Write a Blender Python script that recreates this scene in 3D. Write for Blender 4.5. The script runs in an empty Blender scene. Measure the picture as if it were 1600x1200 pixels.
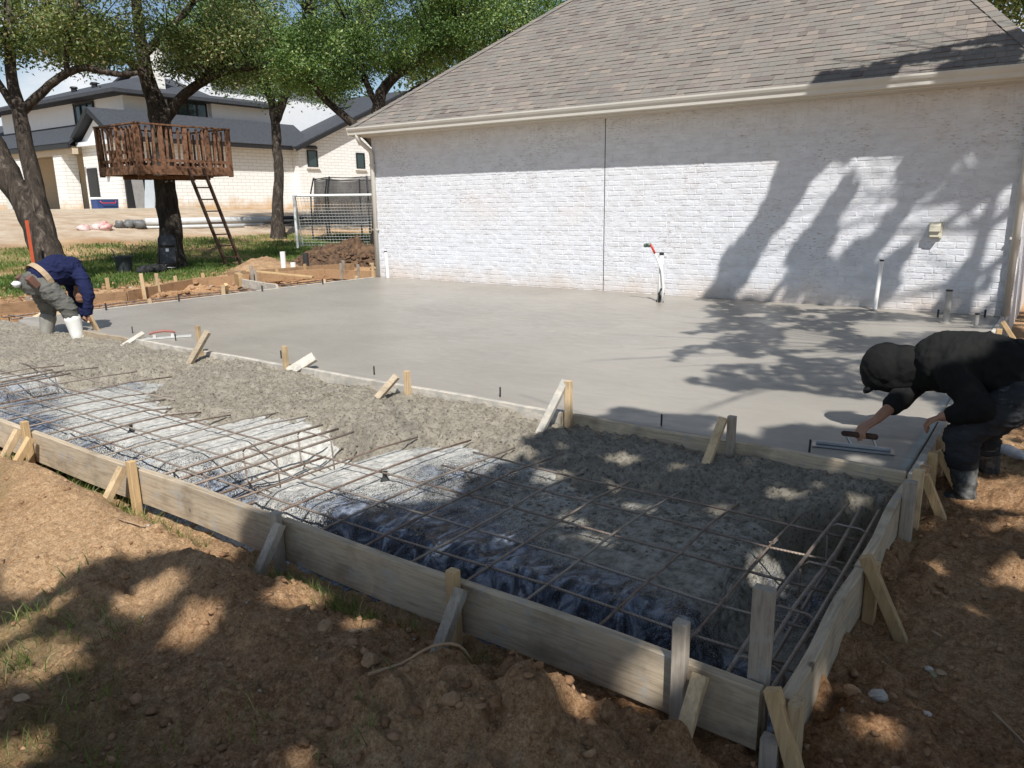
import bpy, bmesh, math, random
import numpy as np
from mathutils import Vector, Matrix

random.seed(7)
RNG = np.random.default_rng(11)
SC = bpy.context.scene
COL = SC.collection
R = math.radians

# ------------------------------------------------------------------ camera
cam_data = bpy.data.cameras.new('camera')
cam = bpy.data.objects.new('camera', cam_data)
COL.objects.link(cam)
CAM_ROT = Matrix(((0.81330, -0.12507, 0.56823),
                  (0.58169, 0.19689, -0.78922),
                  (-0.01317, 0.97241, 0.23289)))
cam.matrix_world = Matrix.Translation((0, 0, 1.4)) @ CAM_ROT.to_4x4()
cam_data.sensor_width = 36.0
cam_data.lens = 26.72
cam_data.clip_start = 0.05
cam_data.clip_end = 3000
SC.camera = cam

# ------------------------------------------------------------------ sun, sky, exposure
SUN_L = Vector((-0.95, 1.0, -1.75)).normalized()      # direction the light travels
sun_el = math.asin(-SUN_L.z)
sun_az = math.atan2(-SUN_L.x, -SUN_L.y)               # clockwise from +y
sun_data = bpy.data.lights.new('sun', 'SUN')
sun_data.energy = 5.0
sun_data.angle = R(0.53)
sun_data.color = (1.0, 0.98, 0.945)
sun = bpy.data.objects.new('sun', sun_data)
sun.rotation_euler = (-SUN_L).to_track_quat('Z', 'Y').to_euler()
sun.location = (20, -20, 40)
COL.objects.link(sun)

world = bpy.data.worlds.new('World')
SC.world = world
world.use_nodes = True
wn, wl = world.node_tree.nodes, world.node_tree.links
wn.clear()
sky = wn.new('ShaderNodeTexSky'); sky.sky_type = 'NISHITA'; sky.sun_disc = False
sky.sun_elevation = sun_el; sky.sun_rotation = sun_az
sky.air_density = 1.0; sky.dust_density = 0.25; sky.ozone_density = 1.2
tc = wn.new('ShaderNodeTexCoord')
mp = wn.new('ShaderNodeMapping'); mp.inputs['Scale'].default_value = (2.2, 2.2, 5.0)
cn = wn.new('ShaderNodeTexNoise'); cn.inputs['Scale'].default_value = 1.6; cn.inputs['Detail'].default_value = 8; cn.inputs['Roughness'].default_value = 0.55
cr = wn.new('ShaderNodeValToRGB'); cr.color_ramp.elements[0].position = 0.52; cr.color_ramp.elements[1].position = 0.68
mx = wn.new('ShaderNodeMixRGB'); mx.inputs['Color2'].default_value = (9.0, 9.2, 9.6, 1)
bg = wn.new('ShaderNodeBackground'); bg.inputs['Strength'].default_value = 0.083
wo = wn.new('ShaderNodeOutputWorld')
wl.new(tc.outputs['Generated'], mp.inputs['Vector']); wl.new(mp.outputs[0], cn.inputs['Vector'])
wl.new(cn.outputs['Fac'], cr.inputs['Fac']); wl.new(cr.outputs['Color'], mx.inputs['Fac'])
wl.new(sky.outputs[0], mx.inputs['Color1']); wl.new(mx.outputs[0], bg.inputs['Color']); wl.new(bg.outputs[0], wo.inputs[0])

SC.view_settings.view_transform = 'Standard'
SC.view_settings.look = 'None'
SC.view_settings.exposure = 0.30
SC.view_settings.gamma = 1.0
SC.view_settings.use_curve_mapping = False
SC.render.engine = 'CYCLES'
SC.cycles.max_bounces = 6
SC.cycles.transparent_max_bounces = 12
SC.cycles.use_denoising = True

# ------------------------------------------------------------------ numpy noise
def _hash(ix, iy, iz, seed):
    n = (ix.astype(np.int64) * 374761393 + iy.astype(np.int64) * 668265263 + iz.astype(np.int64) * 2147483647 + seed * 974711) & 0xFFFFFFFF
    n = ((n ^ (n >> 13)) * 1274126177) & 0xFFFFFFFF
    n = ((n ^ (n >> 16)) * 2246822519) & 0xFFFFFFFF
    return ((n ^ (n >> 15)) & 0xFFFFFF) / float(0xFFFFFF)

def noise3(x, y, z, seed=0):
    x = np.asarray(x, float); y = np.asarray(y, float); z = np.asarray(z, float) + np.zeros_like(x)
    ix, iy, iz = np.floor(x), np.floor(y), np.floor(z)
    fx, fy, fz = x - ix, y - iy, z - iz
    fx, fy, fz = [t * t * t * (t * (t * 6 - 15) + 10) for t in (fx, fy, fz)]
    r = 0
    for a in (0, 1):
        for b in (0, 1):
            for c in (0, 1):
                w = (fx if a else 1 - fx) * (fy if b else 1 - fy) * (fz if c else 1 - fz)
                r = r + w * _hash(ix + a, iy + b, iz + c, seed)
    return r * 2 - 1

def fbm(x, y, z=0.0, octaves=4, seed=0, gain=0.5, lac=2.07):
    a, s, r = 1.0, 1.0, 0
    for o in range(octaves):
        r = r + a * noise3(np.asarray(x) * s + 17.3 * o, np.asarray(y) * s - 9.1 * o, np.asarray(z) * s + 3.7 * o, seed + o)
        a *= gain; s *= lac
    return r

def sstep(a, b, x):
    t = np.clip((np.asarray(x, float) - a) / (b - a), 0, 1)
    return t * t * (3 - 2 * t)

# ------------------------------------------------------------------ object helpers
def tag(o, label=None, category=None, group=None, kind=None):
    if label: o['label'] = label
    if category: o['category'] = category
    if group: o['group'] = group
    if kind: o['kind'] = kind
    return o

def empty(name, loc, label=None, category=None, group=None):
    o = bpy.data.objects.new(name, None)
    o.empty_display_size = 0.1
    o.location = loc
    COL.objects.link(o)
    return tag(o, label, category, group)

def base_of(parent):
    """world position of the thing a part belongs to (parts sit at their thing's origin)"""
    v = Vector((0, 0, 0))
    p = parent
    while p is not None:
        v += p.location
        p = p.parent
    return v

def link_mesh(name, me, mat, parent=None, loc=None, smooth=False):
    o = bpy.data.objects.new(name, me)
    COL.objects.link(o)
    if mat is not None and len(me.materials) == 0:
        me.materials.append(mat)
    if smooth and len(me.polygons):
        me.polygons.foreach_set('use_smooth', np.ones(len(me.polygons), bool))
    if parent is not None:
        o.parent = parent
    elif loc is not None:
        o.location = loc
    return o

def np_mesh(name, verts, faces, k):
    """fast mesh from arrays; every face has k corners"""
    verts = np.asarray(verts, np.float32); faces = np.asarray(faces, np.int32)
    me = bpy.data.meshes.new(name)
    nf = len(faces)
    me.vertices.add(len(verts)); me.vertices.foreach_set('co', verts.ravel())
    me.loops.add(nf * k); me.loops.foreach_set('vertex_index', faces.ravel())
    me.polygons.add(nf); me.polygons.foreach_set('loop_start', np.arange(0, nf * k, k, dtype=np.int32))
    me.update(calc_edges=True)
    return me

def add_attr(me, name, values):
    a = me.attributes.new(name, 'FLOAT', 'POINT')
    a.data.foreach_set('value', np.asarray(values, np.float32))

class MB:
    """collects shapes given in world coordinates; build() links them as ONE mesh object"""
    def __init__(s):
        s.v = []; s.f = []; s.t = []; s.tint = 0.5
    def add(s, vs, fs):
        n = len(s.v)
        s.v.extend([tuple(v) for v in vs]); s.t.extend([s.tint] * len(vs))
        s.f.extend([tuple(i + n for i in f) for f in fs])
    def box(s, c, size, rot=None, taper=1.0, jit=0.0):
        hx, hy, hz = size[0] / 2, size[1] / 2, size[2] / 2
        vs = []
        for z in (-1, 1):
            k = taper if z > 0 else 1.0
            for x, y in ((-1, -1), (1, -1), (1, 1), (-1, 1)):
                p = Vector((x * hx * k, y * hy * k, z * hz))
                if jit: p += Vector((random.uniform(-jit, jit), random.uniform(-jit, jit), random.uniform(-jit, jit)))
                if rot is not None: p = rot @ p
                vs.append(Vector(c) + p)
        s.add(vs, [(0, 3, 2, 1), (4, 5, 6, 7), (0, 1, 5, 4), (1, 2, 6, 5), (2, 3, 7, 6), (3, 0, 4, 7)])
        return s
    def aabb(s, a, b):
        return s.box(((a[0] + b[0]) / 2, (a[1] + b[1]) / 2, (a[2] + b[2]) / 2), (abs(b[0] - a[0]), abs(b[1] - a[1]), abs(b[2] - a[2])))
    def beam(s, p0, p1, w, h, up=(0, 0, 1), seg=1, bow=0.0, chamfer=0.0):
        """rectangular bar from p0 to p1, w across, h along up; chamfered long edges when asked"""
        p0, p1 = Vector(p0), Vector(p1)
        d = (p1 - p0).normalized()
        side = d.cross(Vector(up))
        if side.length < 1e-4: side = d.cross(Vector((1, 0, 0)))
        side.normalize(); u = side.cross(d).normalized()
        c = chamfer
        if c > 0:
            sec = [(-w/2 + c, -h/2), (w/2 - c, -h/2), (w/2, -h/2 + c), (w/2, h/2 - c), (w/2 - c, h/2), (-w/2 + c, h/2), (-w/2, h/2 - c), (-w/2, -h/2 + c)]
        else:
            sec = [(-w/2, -h/2), (w/2, -h/2), (w/2, h/2), (-w/2, h/2)]
        n = len(sec); vs = []; fs = []
        for i in range(seg + 1):
            t = i / seg
            q = p0.lerp(p1, t) + side * (bow * math.sin(t * math.pi * 2.3)) + u * (bow * 0.6 * math.sin(t * math.pi * 3.1 + 1))
            for a, b in sec: vs.append(q + side * a + u * b)
        for i in range(seg):
            for j in range(n):
                fs.append((i*n + j, i*n + (j+1) % n, (i+1)*n + (j+1) % n, (i+1)*n + j))
        fs.append(tuple(range(n))[::-1]); fs.append(tuple(range(seg*n, seg*n + n)))
        s.add(vs, fs); return s
    def tube(s, pts, radii, n=8, cap=True, jit=0.0):
        pts = [Vector(p) for p in pts]
        if not hasattr(radii, '__len__'): radii = [radii] * len(pts)
        vs = []; fs = []
        prev = None
        for i, p in enumerate(pts):
            d = (pts[min(i+1, len(pts)-1)] - pts[max(i-1, 0)]).normalized()
            if prev is None:
                a = d.cross(Vector((0, 0, 1)))
                if a.length < 1e-3: a = d.cross(Vector((1, 0, 0)))
            else:
                a = prev - d * prev.dot(d)
            a.normalize(); prev = a
            b = d.cross(a)
            for j in range(n):
                t = 2 * math.pi * j / n
                rr = radii[i] * (1 + (random.uniform(-jit, jit) if jit else 0))
                vs.append(p + (a * math.cos(t) + b * math.sin(t)) * rr)
        for i in range(len(pts) - 1):
            for j in range(n):
                fs.append((i*n + j, i*n + (j+1) % n, (i+1)*n + (j+1) % n, (i+1)*n + j))
        if cap:
            fs.append(tuple(range(n))[::-1]); m = (len(pts) - 1) * n; fs.append(tuple(range(m, m + n)))
        s.add(vs, fs); return s
    def lathe(s, base, prof, n=16, axis=(0, 0, 1)):
        base = Vector(base); ax = Vector(axis).normalized()
        pts = [base + ax * h for r, h in prof]
        q = ax.to_track_quat('Z', 'Y')
        vs = []; fs = []
        for (r, h) in prof:
            for j in range(n):
                t = 2 * math.pi * j / n
                vs.append(base + q @ Vector((r * math.cos(t), r * math.sin(t), h)))
        for i in range(len(prof) - 1):
            for j in range(n):
                fs.append((i*n + j, i*n + (j+1) % n, (i+1)*n + (j+1) % n, (i+1)*n + j))
        fs.append(tuple(range(n))[::-1]); m = (len(prof) - 1) * n; fs.append(tuple(range(m, m + n)))
        s.add(vs, fs); return s
    def prism(s, poly, a, b):
        """poly: list of 3-D points (planar); extruded by vector from a to b"""
        ext = Vector(b) - Vector(a); n = len(poly)
        vs = [Vector(p) for p in poly] + [Vector(p) + ext for p in poly]
        fs = [tuple(range(n))[::-1], tuple(range(n, 2*n))] + [(i, (i+1) % n, n + (i+1) % n, n + i) for i in range(n)]
        s.add(vs, fs); return s
    def blob(s, c, r, rot=None, n=10, m=7, jit=0.0):
        c = Vector(c); vs = []; fs = []
        if not hasattr(r, '__len__'): r = (r, r, r)
        vs.append((0, 0, -1))
        for i in range(1, m):
            ph = -math.pi/2 + math.pi * i / m
            for j in range(n):
                t = 2 * math.pi * j / n
                vs.append((math.cos(ph)*math.cos(t), math.cos(ph)*math.sin(t), math.sin(ph)))
        vs.append((0, 0, 1))
        out = []
        for v in vs:
            k = 1 + (random.uniform(-jit, jit) if jit else 0)
            p = Vector((v[0]*r[0]*k, v[1]*r[1]*k, v[2]*r[2]*k))
            if rot is not None: p = rot @ p
            out.append(c + p)
        for j in range(n): fs.append((0, 1 + (j+1) % n, 1 + j))
        for i in range(m - 2):
            for j in range(n):
                a = 1 + i*n
                fs.append((a + j, a + (j+1) % n, a + n + (j+1) % n, a + n + j))
        top = len(vs) - 1; a = 1 + (m-2)*n
        for j in range(n): fs.append((a + j, a + (j+1) % n, top))
        s.add(out, fs); return s
    def capsule(s, p0, p1, r0, r1, n=12):
        p0, p1 = Vector(p0), Vector(p1); d = (p1 - p0).normalized()
        pts = []; rr = []
        for k in (0.0, 0.35, 0.65, 0.88):
            a = math.asin(min(1, k)); pts.append(p0 - d * r0 * math.cos(a)); rr.append(max(0.001, r0 * k))
        for t in (0, 0.33, 0.66, 1): pts.append(p0.lerp(p1, t)); rr.append(r0 + (r1 - r0) * t)
        for k in (0.88, 0.65, 0.35, 0.0):
            a = math.asin(min(1, k)); pts.append(p1 + d * r1 * math.cos(a)); rr.append(max(0.001, r1 * k))
        return s.tube(pts, rr, n)
    def build(s, name, mat, parent=None, loc=None, smooth=False, tint=False):
        off = base_of(parent) if parent is not None else (Vector(loc) if loc is not None else Vector((0, 0, 0)))
        me = bpy.data.meshes.new(name)
        me.from_pydata([(v[0]-off.x, v[1]-off.y, v[2]-off.z) for v in s.v], [], s.f)
        me.update()
        if tint: add_attr(me, 'tint', s.t)
        return link_mesh(name, me, mat, parent, loc, smooth)

# ------------------------------------------------------------------ materials
MATS = {}
def new_mat(name):
    m = bpy.data.materials.new(name); m.use_nodes = True
    n = m.node_tree.nodes; b = n['Principled BSDF']
    return m, n, m.node_tree.links, b

def ramp(n, l, src, stops):
    r = n.new('ShaderNodeValToRGB'); e = r.color_ramp.elements
    while len(e) < len(stops): e.new(0.5)
    for i, (p, c) in enumerate(stops):
        e[i].position = p; e[i].color = (c[0], c[1], c[2], 1) if hasattr(c, '__len__') else (c, c, c, 1)
    l.new(src, r.inputs['Fac']); return r.outputs['Color']

def tex_noise(n, l, scale, detail=5, rough=0.55, coord=None, stretch=None, dist=0.0):
    t = n.new('ShaderNodeTexNoise'); t.inputs['Scale'].default_value = scale; t.inputs['Detail'].default_value = detail
    t.inputs['Roughness'].default_value = rough; t.inputs['Distortion'].default_value = dist
    if coord is None:
        tcn = n.new('ShaderNodeTexCoord'); coord = tcn.outputs['Object']
    if stretch:
        m = n.new('ShaderNodeMapping'); m.inputs['Scale'].default_value = stretch; l.new(coord, m.inputs['Vector']); coord = m.outputs[0]
    l.new(coord, t.inputs['Vector']); return t.outputs['Fac']

def bump(n, l, b, height, strength, dist=0.01, prev=None):
    bp = n.new('ShaderNodeBump'); bp.inputs['Strength'].default_value = strength; bp.inputs['Distance'].default_value = dist
    l.new(height, bp.inputs['Height'])
    if prev is not None: l.new(prev, bp.inputs['Normal'])
    l.new(bp.outputs[0], b.inputs['Normal']); return bp.outputs[0]

def mixc(n, l, fac, a, b, mode='MIX'):
    m = n.new('ShaderNodeMixRGB'); m.blend_type = mode
    for sock, val in ((m.inputs['Fac'], fac), (m.inputs['Color1'], a), (m.inputs['Color2'], b)):
        if hasattr(val, 'is_output') or isinstance(val, bpy.types.NodeSocket): l.new(val, sock)
        elif hasattr(val, '__len__'): sock.default_value = (val[0], val[1], val[2], 1)
        else: sock.default_value = val
    return m.outputs[0]

def attr(n, name):
    a = n.new('ShaderNodeAttribute'); a.attribute_name = name; return a.outputs['Fac']

def simple(name, c1, c2=None, scale=8.0, rough=0.7, bmp=0.15, bscale=40.0, bdist=0.004, stretch=None, metal=0.0, spec=0.4, obj_var=0.0):
    """two-tone noise colour with fine relief"""
    if name in MATS: return MATS[name]
    m, n, l, b = new_mat(name)
    c2 = c2 or tuple(x * 0.75 for x in c1)
    f = tex_noise(n, l, scale, 6, 0.6, stretch=stretch)
    col = ramp(n, l, f, [(0.32, c2), (0.68, c1)])
    if obj_var:
        oi = n.new('ShaderNodeObjectInfo')
        v = ramp(n, l, oi.outputs['Random'], [(0, 1 - obj_var), (1, 1 + obj_var * 0.4)])
        col = mixc(n, l, 1.0, col, v, 'MULTIPLY')
    l.new(col, b.inputs['Base Color'])
    b.inputs['Roughness'].default_value = rough; b.inputs['Metallic'].default_value = metal
    b.inputs['Specular IOR Level'].default_value = spec
    if bmp: bump(n, l, b, tex_noise(n, l, bscale, 6, 0.65, stretch=stretch), bmp, bdist)
    MATS[name] = m
    return m

def wood(name, c1, c2, grain=(3, 3, 40), cement=0.0, rough=0.8, dark=None):
    """sawn timber: grain stretched along the board, stains, optional cement smears"""
    if name in MATS: return MATS[name]
    m, n, l, b = new_mat(name)
    g = tex_noise(n, l, 1.0, 6, 0.65, stretch=grain, dist=0.6)
    col = ramp(n, l, g, [(0.3, c2), (0.52, c1), (0.75, tuple(min(1, x * 1.15) for x in c1))])
    st = tex_noise(n, l, 5.0, 5, 0.6)
    col = mixc(n, l, ramp(n, l, st, [(0.5, 0.0), (0.72, 0.55)]), col, dark or tuple(x * 0.45 for x in c2))
    kn = n.new('ShaderNodeTexVoronoi'); kn.inputs['Scale'].default_value = 3.2; kn.inputs['Randomness'].default_value = 1.0
    tk = n.new('ShaderNodeTexCoord'); l.new(tk.outputs['Object'], kn.inputs['Vector'])
    col = mixc(n, l, ramp(n, l, kn.outputs['Distance'], [(0.045, 0.85), (0.075, 0.0)]), col, tuple(x * 0.28 for x in c2))
    oi = n.new('ShaderNodeObjectInfo')
    col = mixc(n, l, 1.0, col, ramp(n, l, oi.outputs['Random'], [(0, 0.78), (1, 1.12)]), 'MULTIPLY')
    if cement:
        ce = tex_noise(n, l, 9.0, 8, 0.7)
        col = mixc(n, l, ramp(n, l, ce, [(0.62 - 0.3 * cement, 0.0), (0.7 - 0.25 * cement, 0.85)]), col, (0.36, 0.345, 0.31))
    l.new(col, b.inputs['Base Color']); b.inputs['Roughness'].default_value = rough
    b.inputs['Specular IOR Level'].default_value = 0.25
    bump(n, l, b, g, 0.35, 0.004)
    MATS[name] = m
    return m
# ================================================================== ground, slab, bed, rough concrete
SLAB_X0, SLAB_X1, SLAB_Y0, WALL_Y = -10.93, -0.52, 4.22, 10.72

def gauss(x, y, cx, cy, rx, ry, h):
    return h * np.exp(-(((x - cx) / rx) ** 2 + ((y - cy) / ry) ** 2))

def ground_z(x, y, fine=True):
    x = np.asarray(x, float); y = np.asarray(y, float)
    z = -0.25 + 0.0 * x
    z = z + 1.42 * sstep(-23.0, -40.0, x) + 0.05 * fbm(x * 0.25, y * 0.25, 0, 3, 3)
    front = sstep(2.02, 1.86, y) * sstep(0.4, -0.4, x)
    # spoil thrown up along the front form
    heap = (gauss(x, y, -4.3, 1.52, 1.2, 0.33, 0.16) + gauss(x, y, -2.75, 1.62, 0.32, 0.2, 0.13) + gauss(x, y, -2.2, 1.62, 0.35, 0.22, 0.07)
            + gauss(x, y, -1.5, 1.5, 0.45, 0.25, 0.10) + gauss(x, y, -0.98, 1.62, 0.25, 0.2, 0.10) + gauss(x, y, -3.4, 1.75, 0.3, 0.12, 0.05)
            + gauss(x, y, -5.6, 1.5, 0.9, 0.4, 0.10) + gauss(x, y, -4.4, 1.70, 0.95, 0.15, 0.11) + gauss(x, y, -2.5, 1.55, 0.5, 0.16, 0.05) + gauss(x, y, -1.2, 1.55, 0.5, 0.14, 0.06))
    z = z + heap * (1 - 0.6 * (1 - front))
    z = z - 0.028 * sstep(1.78, 1.93, y) * sstep(2.2, 2.05, y) * sstep(-0.3, -0.5, x)
    right = sstep(-0.5, -0.42, x)
    z = z - 0.03 * right * sstep(2.0, 2.4, y)
    z = z + gauss(x, y, -0.32, 2.35, 0.12, 0.2, 0.05) + gauss(x, y, 0.1, 4.9, 0.35, 0.4, 0.04)
    if fine:
        near = sstep(-9, -6, x) * sstep(7.5, 5.5, y) * sstep(4, 2, x)
        rough = 0.5 + 0.5 * fbm(x * 1.3, y * 1.3, 4, 2, 41)
        crumb = np.abs(fbm(x * 11, y * 11, 0, 4, 5, 0.62)) * 0.034 + fbm(x * 3.2, y * 3.2, 0, 3, 6) * 0.024 + np.maximum(0, fbm(x * 21, y * 21, 3, 2, 8)) * 0.014
        clump = np.maximum(0, fbm(x * 5.5, y * 5.5, 2, 3, 9) - 0.15) * 0.19
        soft = sstep(-3.1, -3.7, x) * sstep(1.0, 1.3, y)       # raked-smooth lighter soil at the left
        z = z + near * (crumb * (0.75 - 0.35 * soft) + clump * (1 - 0.75 * soft) * np.clip(rough, 0, 1) * (sstep(1.92, 1.75, y) + sstep(2.0, 2.3, y)))
    # dug-out area inside the forms and the footing trench at the far side
    dig = sstep(2.05, 2.25, y) * sstep(-0.52, -0.62, x) * sstep(10.7, 10.5, y) * sstep(-11.0, -10.7, x)
    z = z - 0.45 * dig
    tr = sstep(-12.6, -12.3, x) * sstep(-10.9, -11.2, x) * sstep(4.0, 4.4, y) * sstep(11.2, 10.9, y)
    z = z - 0.22 * tr
    spoil = sstep(-15.5, -13.8, x) * sstep(-10.9, -11.2, x) * sstep(3.2, 4.5, y) * sstep(17, 12.5, y) * (1 - tr)
    z = z + spoil * (0.06 + 0.10 * np.abs(fbm(x * 1.6, y * 1.6, 7, 3, 13)))
    return z

def lines(*segs):
    out = []
    for a, b, st in segs:
        n = max(1, int(round((b - a) / st))); out += list(np.linspace(a, b, n, endpoint=False))
    return np.array(out + [segs[-1][1]])

gx = lines((-400, -80, 40), (-80, -44, 4), (-44, -26, 0.9), (-26, -16, 0.3), (-16, -8.5, 0.12), (-8.5, -6, 0.05), (-6, -0.62, 0.015), (-0.62, -0.36, 0.013), (-0.36, 0.7, 0.018), (0.7, 4, 0.1), (4, 30, 2), (30, 300, 30))
gy = lines((-300, -20, 40), (-20, -1, 1.2), (-1, 0.55, 0.06), (0.55, 2.06, 0.0125), (2.06, 2.4, 0.02), (2.4, 6.5, 0.045), (6.5, 14, 0.12), (14, 44, 0.5), (44, 80, 4), (80, 500, 40))
GX, GY = np.meshgrid(gx, gy, indexing='ij')
GZ = ground_z(GX, GY)
nx, ny = GX.shape
idx = np.arange(nx * ny).reshape(nx, ny)
gf = np.stack([idx[:-1, :-1], idx[1:, :-1], idx[1:, 1:], idx[:-1, 1:]], -1).reshape(-1, 4)
gme = np_mesh('ground', np.stack([GX, GY, GZ], -1).reshape(-1, 3), gf, 4)

def grass_mask(x, y):
    """how much turf grows: lawn at the back left, weedy patches in front"""
    n = fbm(np.asarray(x) * 0.55, np.asarray(y) * 0.55, 1, 4, 21)
    lawn = sstep(-14.6, -16.6, np.asarray(x) + 0.8 * n) * sstep(-30.2, -27.6, x) * sstep(60, 40, y)
    lawn = lawn * np.clip(1.0 + 0.9 * fbm(np.asarray(x) * 0.35, np.asarray(y) * 0.35, 5, 3, 23), 0, 1)
    weeds = sstep(-0.05, 0.55, fbm(np.asarray(x) * 2.2, np.asarray(y) * 2.2, 9, 3, 25)) * sstep(1.25, 0.85, np.asarray(y) + 0.25 * (np.asarray(x) + 2.5)) * sstep(-0.9, -1.9, x)
    return np.clip(lawn + 0.38 * weeds, 0, 1)

add_attr(gme, 'grass', grass_mask(GX, GY).ravel())
add_attr(gme, 'sand', (sstep(-28.2, -30.5, GX + 0.8 * fbm(GX * 0.5, GY * 0.5, 0, 3, 31))).ravel())
add_attr(gme, 'tan', np.clip(0.50 + 0.55 * sstep(-2.5, -3.3, GX) * sstep(2.2, 1.9, GY) + 0.55 * fbm(GX * 0.9, GY * 0.9, 3, 3, 33) - 0.12 * sstep(-0.55, -0.4, GX), 0, 1).ravel())

def ground_material():
    m, n, l, b = new_mat('soil')
    big = tex_noise(n, l, 2.3, 6, 0.6)
    fine = tex_noise(n, l, 38, 8, 0.7)
    dirt = ramp(n, l, fine, [(0.34, (0.21, 0.10, 0.043)), (0.5, (0.40, 0.218, 0.108)), (0.66, (0.54, 0.335, 0.185))])
    tanc = ramp(n, l, fine, [(0.34, (0.42, 0.245, 0.125)), (0.5, (0.62, 0.395, 0.215)), (0.66, (0.72, 0.50, 0.30))])
    col = mixc(n, l, attr(n, 'tan'), dirt, tanc)
    col = mixc(n, l, ramp(n, l, big, [(0.5, 0.0), (0.75, 0.35)]), col, (0.20, 0.105, 0.053))
    lumps = tex_noise(n, l, 11, 4, 0.6)
    col = mixc(n, l, ramp(n, l, lumps, [(0.55, 0.0), (0.75, 0.5)]), col, (0.50, 0.34, 0.215))
    col = mixc(n, l, 1.0, col, ramp(n, l, tex_noise(n, l, 120, 5, 0.75), [(0.36, 0.60), (0.5, 1.0), (0.64, 1.28)]), 'MULTIPLY')
    gcol = ramp(n, l, tex_noise(n, l, 3.0, 8, 0.75), [(0.3, (0.045, 0.07, 0.018)), (0.5, (0.10, 0.125, 0.035)), (0.68, (0.24, 0.21, 0.085)), (0.8, (0.30, 0.22, 0.12))])
    col = mixc(n, l, attr(n, 'grass'), col, gcol)
    scol = ramp(n, l, tex_noise(n, l, 1.2, 6, 0.6), [(0.35, (0.40, 0.29, 0.19)), (0.65, (0.56, 0.46, 0.35))])
    col = mixc(n, l, attr(n, 'sand'), col, scol)
    l.new(col, b.inputs['Base Color']); b.inputs['Roughness'].default_value = 0.95; b.inputs['Specular IOR Level'].default_value = 0.15
    p = bump(n, l, b, tex_noise(n, l, 42, 9, 0.75), 1.0, 0.035)
    bump(n, l, b, tex_noise(n, l, 170, 5, 0.75), 0.9, 0.010, p)
    return m
M_SOIL = ground_material()
ground = link_mesh('ground', gme, M_SOIL, smooth=True)
tag(ground, 'brown bare soil and patchy lawn around the new slab', kind='structure')

# ---- finished slab
def slab_material():
    m, n, l, b = new_mat('fresh_concrete')
    a = tex_noise(n, l, 0.55, 5, 0.55)
    c = ramp(n, l, a, [(0.36, (0.258, 0.234, 0.200)), (0.64, (0.322, 0.294, 0.252))])
    tr = tex_noise(n, l, 1.0, 7, 0.65, stretch=(0.55, 7.0, 1), dist=1.2)
    c = mixc(n, l, ramp(n, l, tr, [(0.60, 0.0), (0.74, 0.30)]), c, (0.41, 0.385, 0.345))
    sm = tex_noise(n, l, 2.6, 6, 0.6, stretch=(1, 2.2, 1), dist=2.0)
    c = mixc(n, l, ramp(n, l, sm, [(0.62, 0.0), (0.8, 0.35)]), c, (0.232, 0.21, 0.18))
    l.new(c, b.inputs['Base Color'])
    l.new(ramp(n, l, sm, [(0.3, 0.30), (0.7, 0.50)]), b.inputs['Roughness'])
    b.inputs['Specular IOR Level'].default_value = 0.35
    p = bump(n, l, b, tr, 0.08, 0.01)
    p = bump(n, l, b, tex_noise(n, l, 26, 5, 0.6), 0.05, 0.004, p)
    return m
M_SLAB = slab_material()
sx = np.linspace(SLAB_X0, SLAB_X1, 140); sy = np.linspace(SLAB_Y0, WALL_Y - 0.01, 90)
SX, SY = np.meshgrid(sx, sy, indexing='ij')
SZ = 0.004 * fbm(SX * 0.8, SY * 0.8, 0, 3, 51) + 0.0012 * fbm(SX * 5, SY * 5, 0, 2, 52)
edge = np.minimum.reduce([SX - SLAB_X0, SLAB_X1 - SX, SY - SLAB_Y0])
SZ = SZ * sstep(0, 0.3, edge) - 0.003 * sstep(0.05, 0, edge)
i2 = np.arange(SX.size).reshape(SX.shape)
sf = np.stack([i2[:-1, :-1], i2[1:, :-1], i2[1:, 1:], i2[:-1, 1:]], -1).reshape(-1, 4)
sv = np.stack([SX, SY, SZ], -1).reshape(-1, 3)
# skirt so that the slab is a body with thickness
ring = np.concatenate([i2[:, 0], i2[-1, 1:], i2[-2::-1, -1], i2[0, -2:0:-1]])
low = sv[ring].copy(); low[:, 2] = -0.34
k0 = len(sv); m_ = len(ring)
skirt = [(ring[(i + 1) % m_], ring[i], k0 + i, k0 + (i + 1) % m_) for i in range(m_)]
slab_me = np_mesh('concrete_slab', np.vstack([sv, low]), np.vstack([sf, np.array(skirt)]), 4)
slab = link_mesh('concrete_slab', slab_me, M_SLAB, smooth=True)
tag(slab, 'freshly poured smooth grey concrete slab against the brick wall', kind='structure')

# ---- plastic vapour barrier with concrete splatter over the graded bed
BX = [-13.0, -8.07, -7.64, -6.4, -5.85, -5.2, -4.8, -4.6, -4.11, -3.5, -3.02, -2.64, -2.4, -2.02, -1.6, -1.38, -0.88, -0.55, -0.5]
BY = [2.5, 2.9, 3.34, 3.47, 3.02, 2.95, 2.98, 3.25, 3.39, 3.18, 3.49, 3.59, 3.5, 3.38, 3.36, 3.45, 3.44, 3.75, 3.95]
def rough_front(x):
    return np.interp(x, BX, BY) + 0.05 * fbm(np.asarray(x) * 3.0, 0 * np.asarray(x), 0, 3, 61)

def trench(t, a, b, w):
    return sstep(a - w, a, t) * sstep(b + w, b, t)

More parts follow.
